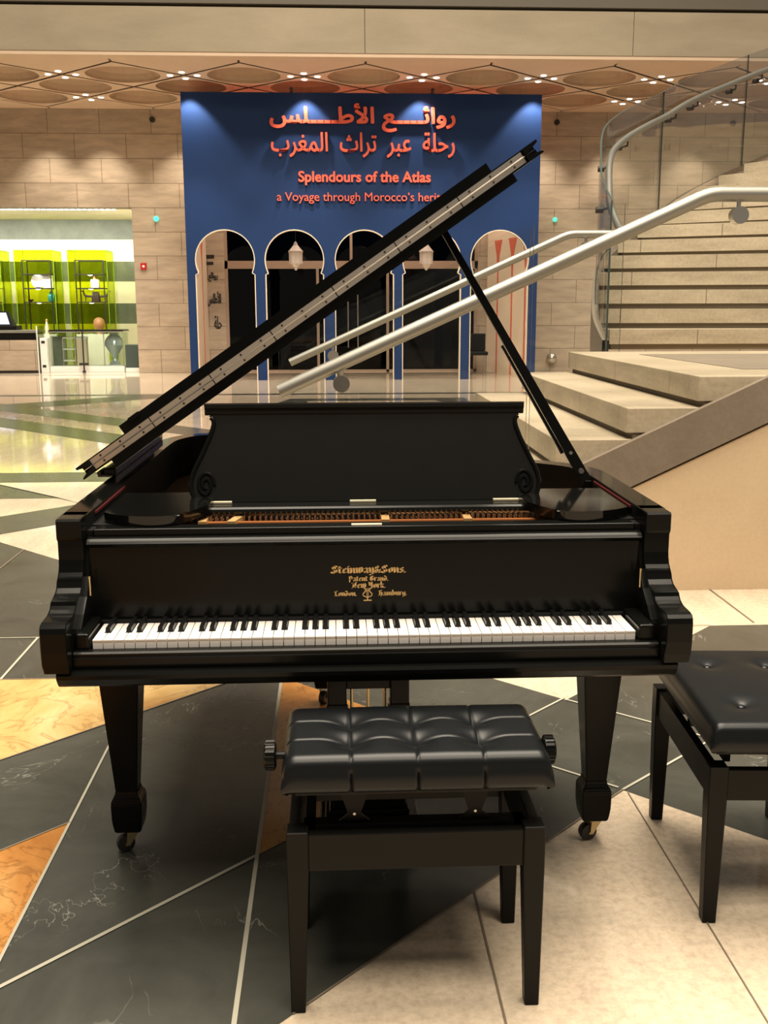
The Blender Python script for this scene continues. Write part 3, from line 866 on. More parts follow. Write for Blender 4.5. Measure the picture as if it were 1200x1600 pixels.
def item(name, label, cat, loc, parts, group=None, rz=0):
    o = thing(name, label, cat, loc, rz, group)
    for pn, m, fn in parts:
        bm = new(); fn(bm); link(pn, bm, m, o, True)
    return o
CY = 25.85
item('decorative_plate', 'round white plate standing on the middle case shelf', 'plate', (-7.13, CY, 1.922), [('dish', 'offwhite', lambda bm: lathe(bm, [(.08, .015), (.14, -.005), (.165, -.02), (.165, -.012), (.14, .01), (.08, .03)], (0, 0, .165), 24, 'y')), ('stand', 'iron', lambda bm: box(bm, -.06, .06, -.03, .06, 0, .02))])
item('gift_box', 'square white box beside the plate in the middle case', 'box', (-6.89, CY, 1.922), [('body', 'offwhite', lambda bm: box(bm, -.115, .115, -.04, .04, 0, .26, .006)), ('lid', 'white', lambda bm: box(bm, -.12, .12, -.046, .046, .26, .30, .006))])
item('teal_vase', 'teal glazed lidded jar on the lower shelf of the middle case', 'vase', (-6.83, CY, 1.592), [('body', 'teal', lambda bm: lathe(bm, [(.05, 0), (.075, .03), (.09, .12), (.06, .19), (.04, .21)], seg=16)), ('lid', 'teal', lambda bm: lathe(bm, [(.05, .212), (.05, .225), (.02, .26), (.01, .28)], seg=16))])
item('bottle', 'small yellow figurine bottle low in the middle case', 'figurine', (-6.99, CY, .822), [('body', 'pale', lambda bm: lathe(bm, [(.05, 0), (.05, .15), (.03, .24), (.02, .30)], seg=12)), ('stopper', 'gilt', lambda bm: lathe(bm, [(.025, .30), (.03, .34), (.01, .37)], seg=12))])
item('bowl', 'small dark bowl at the left of the middle case lower shelf', 'bowl', (-7.33, CY, 1.592), [('body', 'darkwood', lambda bm: lathe(bm, [(.02, 0), (.06, .03), (.07, .06), (.06, .06), (.02, .02)], seg=14))])
def dog(bm, s):
    def P(*a): return [(x * s, 0, z) for x, z in a]
    tube(bm, P((-.09, .135), (-.03, .13), (.05, .14), (.085, .15)), .03, 8, radii=[.026, .024, .03, .026])
    tube(bm, P((.08, .15), (.105, .22), (.11, .26)), .02, 8, radii=[.026, .018, .02]); tube(bm, P((.10, .262), (.17, .25)), .018, 8, radii=[.02, .009])
    tube(bm, P((.10, .27), (.095, .31)), .008, 6)
    for x in (.07, -.085):
        for y in (-.018, .018): tube(bm, [(x * s, y, .13), ((x - .012) * s, y, .07), (x * s, y, 0)], .011, 6)
    tube(bm, P((-.09, .14), (-.13, .10)), .007, 6)
item('dog_figurine', 'dark dog bookend facing left in the right display case', 'figurine', (-5.95, CY, 1.592), [('body', 'darkwood', lambda bm: dog(bm, -1))], 'dog bookends')
item('dog_figurine', 'dark dog bookend facing right in the right display case', 'figurine', (-5.57, CY, 1.592), [('body', 'darkwood', lambda bm: dog(bm, 1))], 'dog bookends')
for k in range(4):
    item('book', ['leftmost', 'second from left', 'third from left', 'rightmost'][k] + ' brown book between the two dog bookends', 'book', (-5.815 + .037 * k, CY, 1.592), [('cover', 'darkwood', lambda bm: box(bm, -.017, .017, -.07, .07, 0, .24 - .012 * (k % 2), .003)), ('pages', 'pale', lambda bm: box(bm, -.012, .012, -.066, .074, .006, .23 - .012 * (k % 2)))], 'books between the dog bookends')
item('white_jar', 'white jar with a pointed yellow lid in the right display case', 'jar', (-5.76, CY, 1.922), [('body', 'offwhite', lambda bm: box(bm, -.10, .10, -.08, .08, 0, .20, .02)), ('lid', 'gilt', lambda bm: lathe(bm, [(.06, .20), (.045, .25), (.01, .31)], seg=12))])
item('carved_head', 'round tan carved head at the foot of the right display case', 'sculpture', (-5.72, CY, .822), [('head', 'tanwood', lambda bm: lathe(bm, [(.07, .10), (.13, .17), (.145, .25), (.12, .34), (.06, .39), (.01, .40)], seg=18)), ('neck', 'tanwood', lambda bm: lathe(bm, [(.09, 0), (.06, .04), (.06, .12)], seg=14))])

sc = thing('sales_counter', 'stone fronted sales counter with black top at the shop entrance', 'counter', (-9.5, 23.75, 0))
bm = new(); box(bm, -3, 2.82, 0, .75, .06, .74); link('front', bm, 'wall', sc)
bm = new(); box(bm, -3, 2.80, .03, .72, .74, .90); link('black_band', bm, 'black_matte', sc)
bm = new(); box(bm, -3, 2.83, -.02, .78, .90, .955, .006); link('worktop', bm, 'steel', sc)
bm = new(); box(bm, -3, 2.82, .03, .72, 0, .06); link('plinth', bm, 'iron', sc)
cr = thing('cash_register', 'black till with bright screen on the sales counter', 'cash register', (-7.55, 24.15, .955))
bm = new(); box(bm, -.30, .40, -.2, .2, 0, .10, .01); link('drawer', bm, 'black_matte', cr)
bm = new(); hexa(bm, [(-.3, -.12, .10), (.30, -.12, .10), (.30, .16, .10), (-.3, .16, .10)], [(-.3, .02, .42), (.16, .02, .42), (.16, .12, .42), (-.3, .12, .42)]); mo = link('monitor', bm, 'black_matte', cr)
bm = new(); hexa(bm, [(-.26, -.115, .13), (.22, -.115, .13), (.22, -.10, .13), (-.26, -.10, .13)], [(-.26, .0, .39), (.12, .0, .39), (.12, .03, .39), (-.26, .03, .39)]); link('screen', bm, 'screen', mo)
bm = new(); lathe(bm, [(.09, -.215), (.10, -.205), (.10, -.19)], (-.08, 0, .18), 20, 'y'); link('round_display', bm, 'offwhite', cr)
pp = thing('security_pedestal', 'white upright panel with black squares at the end of the sales counter', 'panel', (-6.545, 23.80, 0))
bm = new(); box(bm, -.075, .075, 0, .25, 0, .78, .004); link('body', bm, 'offwhite', pp)
for z in (.12, .66):
    bm = new(); box(bm, -.04, .04, -.008, 0, z, z + .06); link('sensor_square', bm, 'iron', pp)
gp = thing('glass_screen', 'tall clear glass screen at the end of the sales counter', 'glass screen', (-6.64, 23.73, 0))
bm = new(); box(bm, -.008, .008, -.03, .6, 0, 1.05); link('pane', bm, 'vitglass', gp)
bm = new(); box(bm, -.012, .012, -.045, -.03, 0, 1.05); link('edge', bm, 'white', gp)
gv = thing('glass_vitrine', 'low glass counter vitrine with black top beside the sales counter', 'vitrine', (-5.60, 23.95, 0))
bm = new(); box(bm, -.86, .82, 0, .7, 0, .14, .004); link('plinth', bm, 'offwhite', gv)
bm = new()
box(bm, -.84, .80, .01, .02, .14, .90); box(bm, -.84, .80, .66, .67, .14, .90); box(bm, -.84, -.83, .02, .66, .14, .90); box(bm, .79, .80, .02, .66, .14, .90)
link('glass_pane', bm, 'vitglass', gv)
bm = new(); box(bm, -.87, .84, -.02, .72, .90, .925); link('rim_top', bm, 'nickel', gv)
bm = new(); box(bm, -.85, .82, .0, .70, .925, .955); link('black_top', bm, 'black_matte', gv)
for x in (-.28, .38):
    bm = new(); box(bm, x - .008, x + .008, 0, .012, .14, .90); link('upright', bm, 'steel', gv)
it = thing('step_stand', 'small grey tiered stand inside the glass vitrine', 'stand', (-6.12, 24.3, .14))
bm = new(); box(bm, -.32, -.1, -.1, .2, 0, .66); link('back_panel', bm, 'shopgrey', it)
for z in (.10, .36, .62):
    bm = new(); box(bm, -.1, .2, -.12, .12, z, z + .03); link('shelf', bm, 'white', it)
bm = new()
for x in (-.09, .19): box(bm, x - .01, x + .01, -.12, -.10, 0, .65)
link('upright', bm, 'nickel', it)
bc = thing('stacked_box', 'tall cream box standing inside the glass vitrine', 'box', (-5.78, 24.25, .14))
bm = new(); box(bm, -.11, .11, -.1, .1, 0, .60, .004); link('body', bm, 'pale', bc)
bm = new(); box(bm, -.115, .115, -.105, .105, .60, .66, .004); link('lid', bm, 'offwhite', bc)
wv = thing('glass_sculpture', 'wavy clear grey sculpture at the right end of the glass vitrine', 'sculpture', (-5.06, 24.3, .14))
bm = new(); lathe(bm, [(.14, 0), (.10, .06), (.05, .14), (.05, .2), (.13, .32), (.22, .46), (.21, .56), (.14, .66), (.08, .70), (.12, .74)], seg=24); link('body', bm, mat('grey_blown_glass', (.42, .48, .47), .08, .3), wv, True)
bm = new(); lathe(bm, [(.16, -.0), (.15, .015)], seg=20); link('base', bm, 'white', wv)
dbx = thing('storage_box', 'dark green box on the shop floor by the stone pier', 'box', (-4.585, 24.0, 0))
bm = new(); box(bm, -.15, .17, -.1, .25, .10, .62, .006); link('body', bm, 'darkgreen', dbx)
bm = new(); box(bm, -.16, .18, -.11, .26, 0, .10, .006); link('base', bm, 'offwhite', dbx)
dp = thing('door_post', 'thin dark pivot post in front of the glass vitrine', 'post', (-5.66, 23.80, 0))
bm = new(); box(bm, -.014, .014, -.014, .014, .03, .93); link('post', bm, 'iron', dp)
bm = new(); box(bm, -.10, .10, -.03, .03, .17, .22); link('floor_clamp', bm, 'iron', dp)
bm = new(); box(bm, -.03, .03, -.03, .03, 0, .05); link('foot', bm, 'iron', dp)

def make_shoplight():
    o = thing('shop_downlight', '', 'downlight', (0, 0, 3.61), 0, 'row of shop ceiling downlights')
    bm = new(); lathe(bm, [(.05, -.022), (.055, -.012)], seg=6); link('lamp', bm, 'shoplamp', o)
    bm = new(); lathe(bm, [(.055, -.012), (.062, -.012), (.062, 0)], seg=6); link('trim_ring', bm, 'white', o)
    return o
sp0 = None
NUM = ['first', 'second', 'third', 'fourth', 'fifth', 'sixth', 'seventh', 'eighth', 'ninth', 'tenth', 'eleventh', 'twelfth', 'thirteenth', 'fourteenth', 'fifteenth', 'sixteenth', 'seventeenth', 'eighteenth', 'nineteenth', 'twentieth']
for k in range(20):
    o = make_shoplight() if sp0 is None else copy_tree(sp0)
    sp0 = sp0 or o
    o.location = (-4.86 - .128 * k, 24.0, 3.61)
    o['label'] = f'small round shop ceiling light, {NUM[k]} from the right in its row'

# ================================================================== PIANO BENCHES
def cushion(w, d, z0, z1, r, cells_x, cells_y, seam, button, nx=150, ny=90, dome=.0, dip=.016):
    """tufted leather cushion: rounded edges, puffed cells, creases on the seams"""
    bm = new()
    def h(x, y):
        s = x / w; t = y / d
        dx = min(x, w - x); dy = min(y, d - y)
        e = min(dx, dy)
        z = z1
        for q in (dx, dy):
            if q < r: z -= r - math.sqrt(max(r * r - (r - q) ** 2, 0))
        cs = (s * cells_x) % 1; ct = (t * cells_y) % 1
        if seam:
            gx = math.exp(-((min(cs, 1 - cs) * w / cells_x) / .0032) ** 2); gy = math.exp(-((min(ct, 1 - ct) * d / cells_y) / .0045) ** 2)
            if not (0.4 < s * cells_x < cells_x - .4): gx = 0
            if not (0.4 < t * cells_y < cells_y - .4): gy = 0
            z -= seam * (gx * .5 + gy * .5)
        for bx, by in button:
            q = math.hypot(x - bx * w, (y - by * d))
            z -= dip * math.exp(-(q / .036) ** 2) + .006 * math.exp(-(q / .012) ** 2)
        z += dome * (1 - (2 * s - 1) ** 2) * (1 - (2 * t - 1) ** 2)
        return z
    def warp(u, n, L):   # denser samples near the border
        return L * (u / n if True else 0)
    xs = sorted(set([r * (1 - math.cos(PI / 2 * k / 5)) for k in range(6)] + [w - r * (1 - math.cos(PI / 2 * k / 5)) for k in range(6)] + [r + (w - 2 * r) * k / nx for k in range(nx + 1)]))
    ys = sorted(set([r * (1 - math.cos(PI / 2 * k / 5)) for k in range(6)] + [d - r * (1 - math.cos(PI / 2 * k / 5)) for k in range(6)] + [r + (d - 2 * r) * k / ny for k in range(ny + 1)]))
    xs = [x for i, x in enumerate(xs) if i == 0 or x - xs[i - 1] > 1e-5]; ys = [y for i, y in enumerate(ys) if i == 0 or y - ys[i - 1] > 1e-5]
    g = [[bm.verts.new((x, y, max(h(x, y), z0 + .012))) for x in xs] for y in ys]
    for j in range(len(ys) - 1):
        for i in range(len(xs) - 1): bm.faces.new((g[j][i], g[j][i + 1], g[j + 1][i + 1], g[j + 1][i]))
    rim = [g[0][i] for i in range(len(xs))] + [g[j][-1] for j in range(1, len(ys))] + [g[-1][i] for i in range(len(xs) - 2, -1, -1)] + [g[j][0] for j in range(len(ys) - 2, 0, -1)]
    prev = rim
    for k in range(1, 7):
        f = k / 6; row = []
        for v in rim:
            x, y = v.co.x, v.co.y; zt = v.co.z
            out = .006 * math.sin(PI * f)
            if seam and (y < 1e-4 or y > d - 1e-4):
                cs = (x / w * cells_x) % 1
                if .4 < x / w * cells_x < cells_x - .4: out -= .006 * math.exp(-((min(cs, 1 - cs) * w / cells_x) / .0032) ** 2)
            if f > .85: out -= .008
            ox = -out if x < 1e-4 else (out if x > w - 1e-4 else 0); oy = -out if y < 1e-4 else (out if y > d - 1e-4 else 0)
            row.append(bm.verts.new((x + ox, y + oy, zt + (z0 - zt) * f)))
        n = len(rim)
        for i in range(n): bm.faces.new((prev[i], prev[(i + 1) % n], row[(i + 1) % n], row[i]))
        prev = row
    bm.faces.new(prev)
    return bm

def taper_leg(bm, x0, x1, y0, y1, h, bx0, bx1, by0, by1):
    zt = h * .78
    v = [[(bx0, by0, 0), (bx1, by0, 0), (bx1, by1, 0), (bx0, by1, 0)], [(x0, y0, zt), (x1, y0, zt), (x1, y1, zt), (x0, y1, zt)], [(x0, y0, h), (x1, y0, h), (x1, y1, h), (x0, y1, h)]]
    rows = [[bm.verts.new(p) for p in r] for r in v]
    bm.faces.new(rows[0][::-1]); bm.faces.new(rows[2])
    for a, b in zip(rows, rows[1:]):
        for k in range(4): bm.faces.new((a[k], a[(k + 1) % 4], b[(k + 1) % 4], b[k]))
    bmesh.ops.bevel(bm, geom=bm.edges[:], offset=.002, segments=1, affect='EDGES')

# ---- front bench: 4 x 3 tufted seat, side knobs, crossed lifting plates
b = thing('piano_bench', 'black tufted leather piano bench in front of the keyboard, with side knobs', 'piano bench', (.158, 2.065, 0), 0, 'piano benches')
BW, BD = .528, .33      # outer frame
hx, hy = BW / 2, BD / 2
for sx in (-1, 1):
    for sy in (-1, 1):
        bm = new()
        X = sorted((sx * hx, sx * (hx - .044))); Y = sorted((sy * hy, sy * (hy - .044)))
        BX = sorted((sx * (hx - .003), sx * (hx - .033))); BY = sorted((sy * (hy - .003), sy * (hy - .033)))
        taper_leg(bm, *X, *Y, .412, *BX, *BY)
        link('leg', bm, 'black_matte', b)
for y in (-hy + .004, hy - .026):
    bm = new(); box(bm, -hx + .044, hx - .044, y, y + .022, .325, .405, .002); link('rail', bm, 'black_matte', b)
for x in (-hx + .004, hx - .026):
    bm = new(); box(bm, x, x + .022, -hy + .044, hy - .044, .325, .405, .002); link('rail', bm, 'black_matte', b)
bm = new(); bm2 = cushion(.536, .285, .500, .576, .024, 4, 3, .0050, [(i / 4, j / 3) for i in (1, 2, 3) for j in (1, 2)], dome=.004)
bm.free(); bmesh.ops.translate(bm2, verts=bm2.verts[:], vec=(-.266, -.178, 0)); link('cushion', bm2, 'leather', b, True)
bm = new(); box(bm, -.245, .245, -.155, .085, .488, .503, .002); link('seat_board', bm, 'black_in', b)
# lifting mechanism
for x in (-.125, .125):
    bm = new()
    hg = [(-.036, .408), (.036, .408), (.013, .427), (.034, .492), (-.034, .492), (-.013, .427)]
    prism(bm, [(p + x, q) for p, q in hg], XZ, -.118, -.112)
    pl_ = link('scissor_plate', bm, 'black_matte', b)
    bm = new(); lathe(bm, [(.003, -.121), (.0035, -.118)], (x, 0, .428), 10, 'y'); link('bolt', bm, 'steel', pl_)
    bm = new(); prism(bm, [(p + x, q) for p, q in hg], XZ, .05, .056); link('scissor_plate', bm, 'black_matte', b)
for x in (-.165, .095):
    bm = new(); tube(bm, [(x, -.10, .492), (x + .03, .12, .41)], .006, 8); link('brace_rod', bm, 'black_matte', b)
bm = new(); box(bm, -.23, .23, -.13, -.10, .395, .412); box(bm, -.23, .23, .04, .07, .395, .412); box(bm, -.225, -.205, -.13, .13, .40, .412); box(bm, .205, .225, -.13, .13, .40, .412); link('mechanism_frame', bm, 'black_in', b)
for sx in (-1, 1):
    bm = new()
    x0 = -.272 if sx < 0 else .256
    pr = [(.022, 0), (.029, .003), (.029, .021), (.024, .025), (.01, .026)]
    lathe(bm, [(r, x0 + sx * (.012 + h)) for r, h in pr], (0, -.088, .546), 20, 'x')
    for k in range(20):
        a = 2 * PI * k / 20; cy, cz = -.088 + .029 * math.cos(a), .546 + .029 * math.sin(a)
        tube(bm, [(x0 + sx * .016, cy, cz), (x0 + sx * .034, cy, cz)], .002, 5)
    kn = link('knob', bm, 'black', b)
    bm = new(); lathe(bm, [(.008, x0 - sx * .03), (.008, x0 + sx * .014)], (0, -.088, .546), 10, 'x'); link('shaft', bm, 'black_matte', kn)

# ---- second bench at the right edge, turned sideways
rb = thing('piano_bench', 'black button tufted bench cut by the right photo edge', 'piano bench', (.862, 2.170, 0), math.radians(-3.6), 'piano benches')
W2, D2 = .38, .545
for x in (0, 1):
    for y in (0, 1):
        X = (0, .044) if x == 0 else (W2 - .044, W2); Y = (0, .044) if y == 0 else (D2 - .044, D2)
        BX = (.006, .038) if x == 0 else (W2 - .038, W2 - .006); BY = (.004, .036) if y == 0 else (D2 - .036, D2 - .004)
        bm = new(); taper_leg(bm, *X, *Y, .402, *BX, *BY); link('leg', bm, 'black_matte', rb)
for y in (.004, D2 - .026):
    bm = new(); box(bm, .044, W2 - .044, y, y + .022, .318, .395, .002); link('rail', bm, 'black_matte', rb)
for x in (.006, W2 - .028):
    bm = new(); box(bm, x, x + .022, .044, D2 - .044, .318, .395, .002); link('rail', bm, 'black_matte', rb)
BT = [(.10, .109), (.252, .109), (.10, .385), (.252, .385)]
bm2 = cushion(.362, .54, .445, .514, .022, 2, 2, 0, [((x + .004) / .362, (y + .020) / .54) for x, y in BT], nx=60, ny=80, dome=.008, dip=.009)
bmesh.ops.translate(bm2, verts=bm2.verts[:], vec=(-.004, -.020, 0)); link('cushion', bm2, 'leather', rb, True)
for px, py in BT:
    bm = new(); lathe(bm, [(.0105, 0), (.0095, .004), (.006, .0065), (.001, .007)], (px, py, .5055), 14); link('button', bm, 'leather', rb, True)
bm = new(); box(bm, .015, .345, .01, .51, .43, .447, .002); link('seat_board', bm, 'black_in', rb)
bm = new(); box(bm, .05, .065, .06, .50, .39, .432); box(bm, .30, .315, .06, .50, .39, .432); box(bm, .03, .35, .28, .30, .385, .40); link('mechanism_frame', bm, 'black_in', rb)

# ================================================================== GRAND PIANO
gpn = thing('grand_piano', 'black grand piano with raised lid and open keyboard', 'piano', (.075, 2.207, 0))
KH = .725
# ---- rim
RIM = [(-.715, .165), (-.715, .6), (-.715, 1.05), (-.715, 1.42), (-.70, 1.57), (-.645, 1.69), (-.55, 1.75), (-.43, 1.755), (-.31, 1.71), (-.2, 1.61), (-.09, 1.47), (.05, 1.29), (.24, 1.13),
       (.43, 1.035), (.575, .955), (.665, .87), (.708, .77), (.718, .65), (.718, .4), (.718, .165)]
rimo = [Vector((p.x, p.y)) for p in spline([(u, v, 0) for u, v in RIM], 6)]
rimi = offset2(rimo, -.062)
bm = new(); prev = None
for po, pi_ in zip(rimo, rimi):
    ring = [bm.verts.new((po.x, po.y, .62)), bm.verts.new((po.x, po.y, .972)), bm.verts.new((po.x - (po.x - pi_.x) * .06, po.y - (po.y - pi_.y) * .06, .977)),
            bm.verts.new((pi_.x, pi_.y, .977)), bm.verts.new((pi_.x, pi_.y, .62))]
    if prev:
        for j in range(5): bm.faces.new((prev[j], prev[(j + 1) % 5], ring[(j + 1) % 5], ring[j])).material_index = 1 if j == 3 else 0
    else: bm.faces.new(ring)
    prev = ring
bm.faces.new(prev[::-1])
link('rim', bm, ['polish', 'black_in'], gpn, True)
# red felt strip along the top inner edge near the front
for sgn in (-1, 1):
    u = -.652 if sgn < 0 else .655
    bm = new(); box(bm, min(u, u + sgn * -.004), max(u, u + sgn * -.003), .24, .60, .964, .970); link('felt_strip', bm, 'red_felt', gpn)
# ---- inside: case bottom, soundboard, iron plate, strings, struts
ins = [(p.x, p.y) for p in offset2(rimo, -.060)]
bm = new(); prism(bm, ins, XY, .62, .66); link('case_bottom', bm, 'black_in', gpn)
bm = new(); prism(bm, [(u, v) for u, v in ins if v > .34], XY, .80, .835); link('iron_plate', bm, 'bronze', gpn)
bm = new(); box(bm, -.50, .51, .300, .45, .80, .912); link('pin_block', bm, 'bronze', gpn)
bm = new(); box(bm, -.50, .51, .285, .299, .80, .930, .003); link('felt_band', bm, 'brown_felt', gpn)
for u, du in ((-.40, -.05), (.05, .02), (.255, .03), (-.33, .16)):
    bm = new(); v1 = 1.35 if u < 0 else 1.1 if u < .2 else .95
    hexa(bm, [(u - .012, .265, .90), (u + .012, .265, .90), (u + du + .012, v1, .85), (u + du - .012, v1, .85)], [(u - .010, .265, .936), (u + .010, .265, .936), (u + du + .010, v1, .89), (u + du - .010, v1, .89)])
    link('plate_strut', bm, mat('pale_gold_strut', (.55, .34, .14), .4, .4), gpn)
bm = new()
for k in range(92):
    u = -.58 + 1.2 * k / 91
    du = .42 * (1 - k / 26) - .1 if k < 26 else -.12
    v1 = 1.35 if k < 26 else 1.35 - .65 * (k - 26) / 65
    a, b_ = Vector((u, .33, .926)), Vector((u + du * .6, max(v1, .62), .875))
    s = Vector((.0013, 0, 0))
    hexa(bm, [a - s, a + s, b_ + s, b_ - s], [a - s + Vector((0, 0, .002)), a + s + Vector((0, 0, .002)), b_ + s + Vector((0, 0, .002)), b_ - s + Vector((0, 0, .002))])
link('strings', bm, 'wire', gpn, kind='stuff')
bm = new()
for k in range(88):
    for j in range(2):
        u = -.58 + 1.2 * k / 87; v = .325 + .028 * j
        tube(bm, [(u, v, .90), (u, v, .934)], .0026, 5)
link('tuning_pins', bm, 'wire', gpn, kind='stuff')
# ---- front rail, fallboard
bm = new(); box(bm, -.640, .642, .155, .206, .900, .943, .004); fr = link('front_rail', bm, 'black', gpn)
bm = new(); box(bm, -.036, .036, .165, .18, .9425, .9455); link('lock_strike', bm, 'palebrass', fr)
bm = new()
box(bm, -.648, .650, .135, .155, .722, .915, .003)
link_fb = link('fallboard', bm, 'black', gpn)
bm = new(); pr = [(.158, .926), (.142, .927), (.128, .923), (.122, .915), (.128, .907), (.138, .903), (.158, .903)]
prism(bm, pr, YZ, -.648, .650); link('fallboard_roll', bm, 'black', link_fb, True)
bm = new(); box(bm, -.64, .642, .120, .134, .717, .733, .002); link('name_felt', bm, 'black_in', gpn)

bm = new(); box(bm, -.654, -.50, .2065, .52, .80, .9435); box(bm, -.654, -.641, .16, .2065, .80, .94); link('shelf_support', bm, 'black_in', gpn)
bm = new(); box(bm, .51, .655, .2065, .52, .80, .9435); box(bm, .643, .655, .16, .2065, .80, .94); link('shelf_support', bm, 'black_in', gpn)
# ---- blackletter lettering drawn with a broad nib
NIB = (.62, .42)
GL = {
 'i': (2, [[(.4, 4.8), (1, 4.2), (1, .8), (1.6, .2)], [(.8, 6.4), (1.2, 6.4)]]),
 'n': (4, [[(.4, 4.8), (1, 4.2), (1, .3)], [(1, 4), (2.3, 4.9), (3, 4.2), (3, .8), (3.6, .2)]]),
 'm': (6, [[(.4, 4.8), (1, 4.2), (1, .3)], [(1, 4), (2.3, 4.9), (3, 4.2), (3, .3)], [(3, 4), (4.3, 4.9), (5, 4.2), (5, .8), (5.6, .2)]]),
 'u': (4, [[(.4, 4.8), (1, 4.2), (1, .9), (1.8, .2), (3, 1)], [(2.6, 4.9), (3, 4.4), (3, .8), (3.6, .2)]]),
 'e': (3.4, [[(2.8, 3.9), (2.1, 4.9), (1, 4), (1, 1), (1.8, .2), (2.9, .9)], [(2.8, 3.9), (1.2, 2.4)]]),
 't': (2.8, [[(1, 6.4), (1, .9), (1.7, .2), (2.5, .7)], [(.2, 4.8), (2.2, 4.8)]]),
 'w': (5.4, [[(.4, 4.9), (1, 4.2), (1, .9), (1.8, .2), (2.8, .9)], [(2.4, 5), (2.8, 4.4), (2.8, .9), (3.6, .2), (4.6, 1)], [(4, 5.4), (4.7, 4.2), (4.6, 1)]]),
 'a': (3.9, [[(1, 4.4), (1.9, 4.9), (2.8, 4.2), (2.8, .8), (3.4, .2)], [(2.8, 2.7), (1.2, 2.1), (1, .9), (1.6, .2), (2.8, 1)]]),
 'y': (3.9, [[(.4, 4.9), (1, 4.2), (1, 1), (1.8, .3), (3, 1)], [(2.6, 5), (3, 4.4), (3, -.8), (2, -1.8), (.8, -1.6)]]),
 'o': (3.8, [[(1, 4), (1, 1), (1.8, .2), (3, 1), (3, 4), (2.2, 4.9), (1, 4)]]),
 's': (3.5, [[(2.8, 4.3), (1.8, 4.9), (1, 4.1), (1.2, 3), (2.6, 2.2), (2.8, 1), (2, .2), (.8, .7)]]),
 'd': (3.9, [[(.8, 7), (2, 6.2), (3, 4.5), (3, 1), (2, .2), (1, 1), (1, 4), (2, 4.8), (3, 4.2)]]),
 'r': (3.1, [[(.4, 4.8), (1, 4.2), (1, .3)], [(1, 4), (2, 4.9), (2.8, 4.4)]]),
 'k': (3.6, [[(.6, 7.6), (1, 7), (1, .3)], [(1, 3), (2.4, 4.8), (2.8, 4)], [(1.3, 2.6), (3, .3)]]),
 'b': (3.9, [[(.6, 7.6), (1, 7), (1, 1), (1.8, .2), (3, 1), (3, 4), (2.2, 4.8), (1, 3.9)]]),
 'g': (3.9, [[(3, 4.9), (3, -.8), (2, -1.8), (.8, -1.4)], [(3, 4.2), (2, 4.9), (1, 4), (1, 1), (1.8, .3), (3, 1)]]),
 '&': (4.6, [[(3.8, .4), (1, 4.6), (1.4, 6.4), (2.4, 6.6), (2.8, 5.6), (.8, 2.6), (.8, 1), (1.8, .2), (3.2, 1.4), (4, 3.2)]]),
 '.': (1.6, [[(.5, .35), (.9, .35)]]),
 'S': (5, [[(4.2, 6.2), (3.2, 7.2), (1.4, 6.4), (1.2, 5), (2, 4), (3.6, 3.2), (4.2, 1.8), (3.2, .4), (1.6, .2), (.2, 1.2)], [(2.7, 6.4), (2.7, .8)]]),
 'P': (4.4, [[(1, 6.8), (1, -1.2)], [(.2, 6.2), (1.2, 7.2), (2.6, 6.8), (3.6, 5.4), (3.4, 3.2), (2.2, 2.2), (1, 2.8)]]),
 'G': (4.8, [[(3.9, 6.2), (2.6, 7.2), (1, 6), (.8, 2), (2, .3), (3.6, 1), (3.9, 3.4), (2.6, 3.8)], [(2.3, 6.4), (2.3, 1)]]),
 'N': (5, [[(.2, 6), (1, 7), (1.6, 6), (1.4, 1), (.4, .2)], [(1.4, 6.6), (3.6, .6)], [(4.2, 7.2), (3.7, 6), (3.6, .4)]]),
 'Y': (4.4, [[(.4, 7), (1, 6), (1, 3.6), (2, 2.8), (3.4, 3.6)], [(3, 7.2), (3.4, 6.6), (3.4, .2), (2.4, -1.2), (1, -.8)], [(2.2, 6.6), (2.2, 3.4)]]),
 'L': (4.4, [[(.6, 6), (1.6, 7), (1.8, 5), (1.6, 1), (.6, .3), (2, .6), (3.8, .3)], [(1.8, 6.6), (3.4, 7.1)]]),
 'H': (4.6, [[(.4, 6.6), (1.4, 7.2), (1.4, .6), (.4, .2)], [(1.4, 4), (2.8, 4.8), (3.6, 4), (3.6, .4), (2.6, -1)], [(1.6, 6.6), (3.6, 7.2)]]),
}
def hull(pts):
    pts = sorted(set((round(x, 6), round(y, 6)) for x, y in pts))
    def half(ps):
        h = []
        for p in ps:
            while len(h) > 1 and (h[-1][0] - h[-2][0]) * (p[1] - h[-2][1]) - (h[-1][1] - h[-2][1]) * (p[0] - h[-2][0]) <= 0: h.pop()
            h.append(p)
        return h
    a, b_ = half(pts), half(pts[::-1]); return a[:-1] + b_[:-1]
def blackletter(bm, s, cx, zb, width, xh, face):
    tot = sum(GL[c][0] if c != ' ' else 2.2 for c in s); sx = width / tot; sz = xh / 5
    x = cx - width / 2; th = .00025
    for c in s:
        if c == ' ': x += 2.2 * sx; continue
        w, strokes = GL[c]
        for st_ in strokes:
            for p, q in zip(st_, st_[1:]):
                cl = [(px + e * NIB[0] + f * .10, py + e * NIB[1] - f * .14) for px, py in (p, q) for e in (-1, 1) for f in (-1, 1)]
                hp_ = hull(cl)
                vs = [bm.verts.new((x + a * sx, face - th, zb + d * sz)) for a, d in hp_]
                bm.faces.new(vs)
        x += w * sx
bm = new()
FC = .1345
blackletter(bm, 'Steinway&Sons.', .003, .835, .178, .0125, FC)
blackletter(bm, 'Patent Grand.', .003, .8155, .094, .0085, FC)
blackletter(bm, 'New York.', .003, .7985, .080, .0098, FC)
blackletter(bm, 'London.', -.052, .7795, .054, .0085, FC)
blackletter(bm, 'Hamburg.', .060, .7795, .068, .0085, FC)
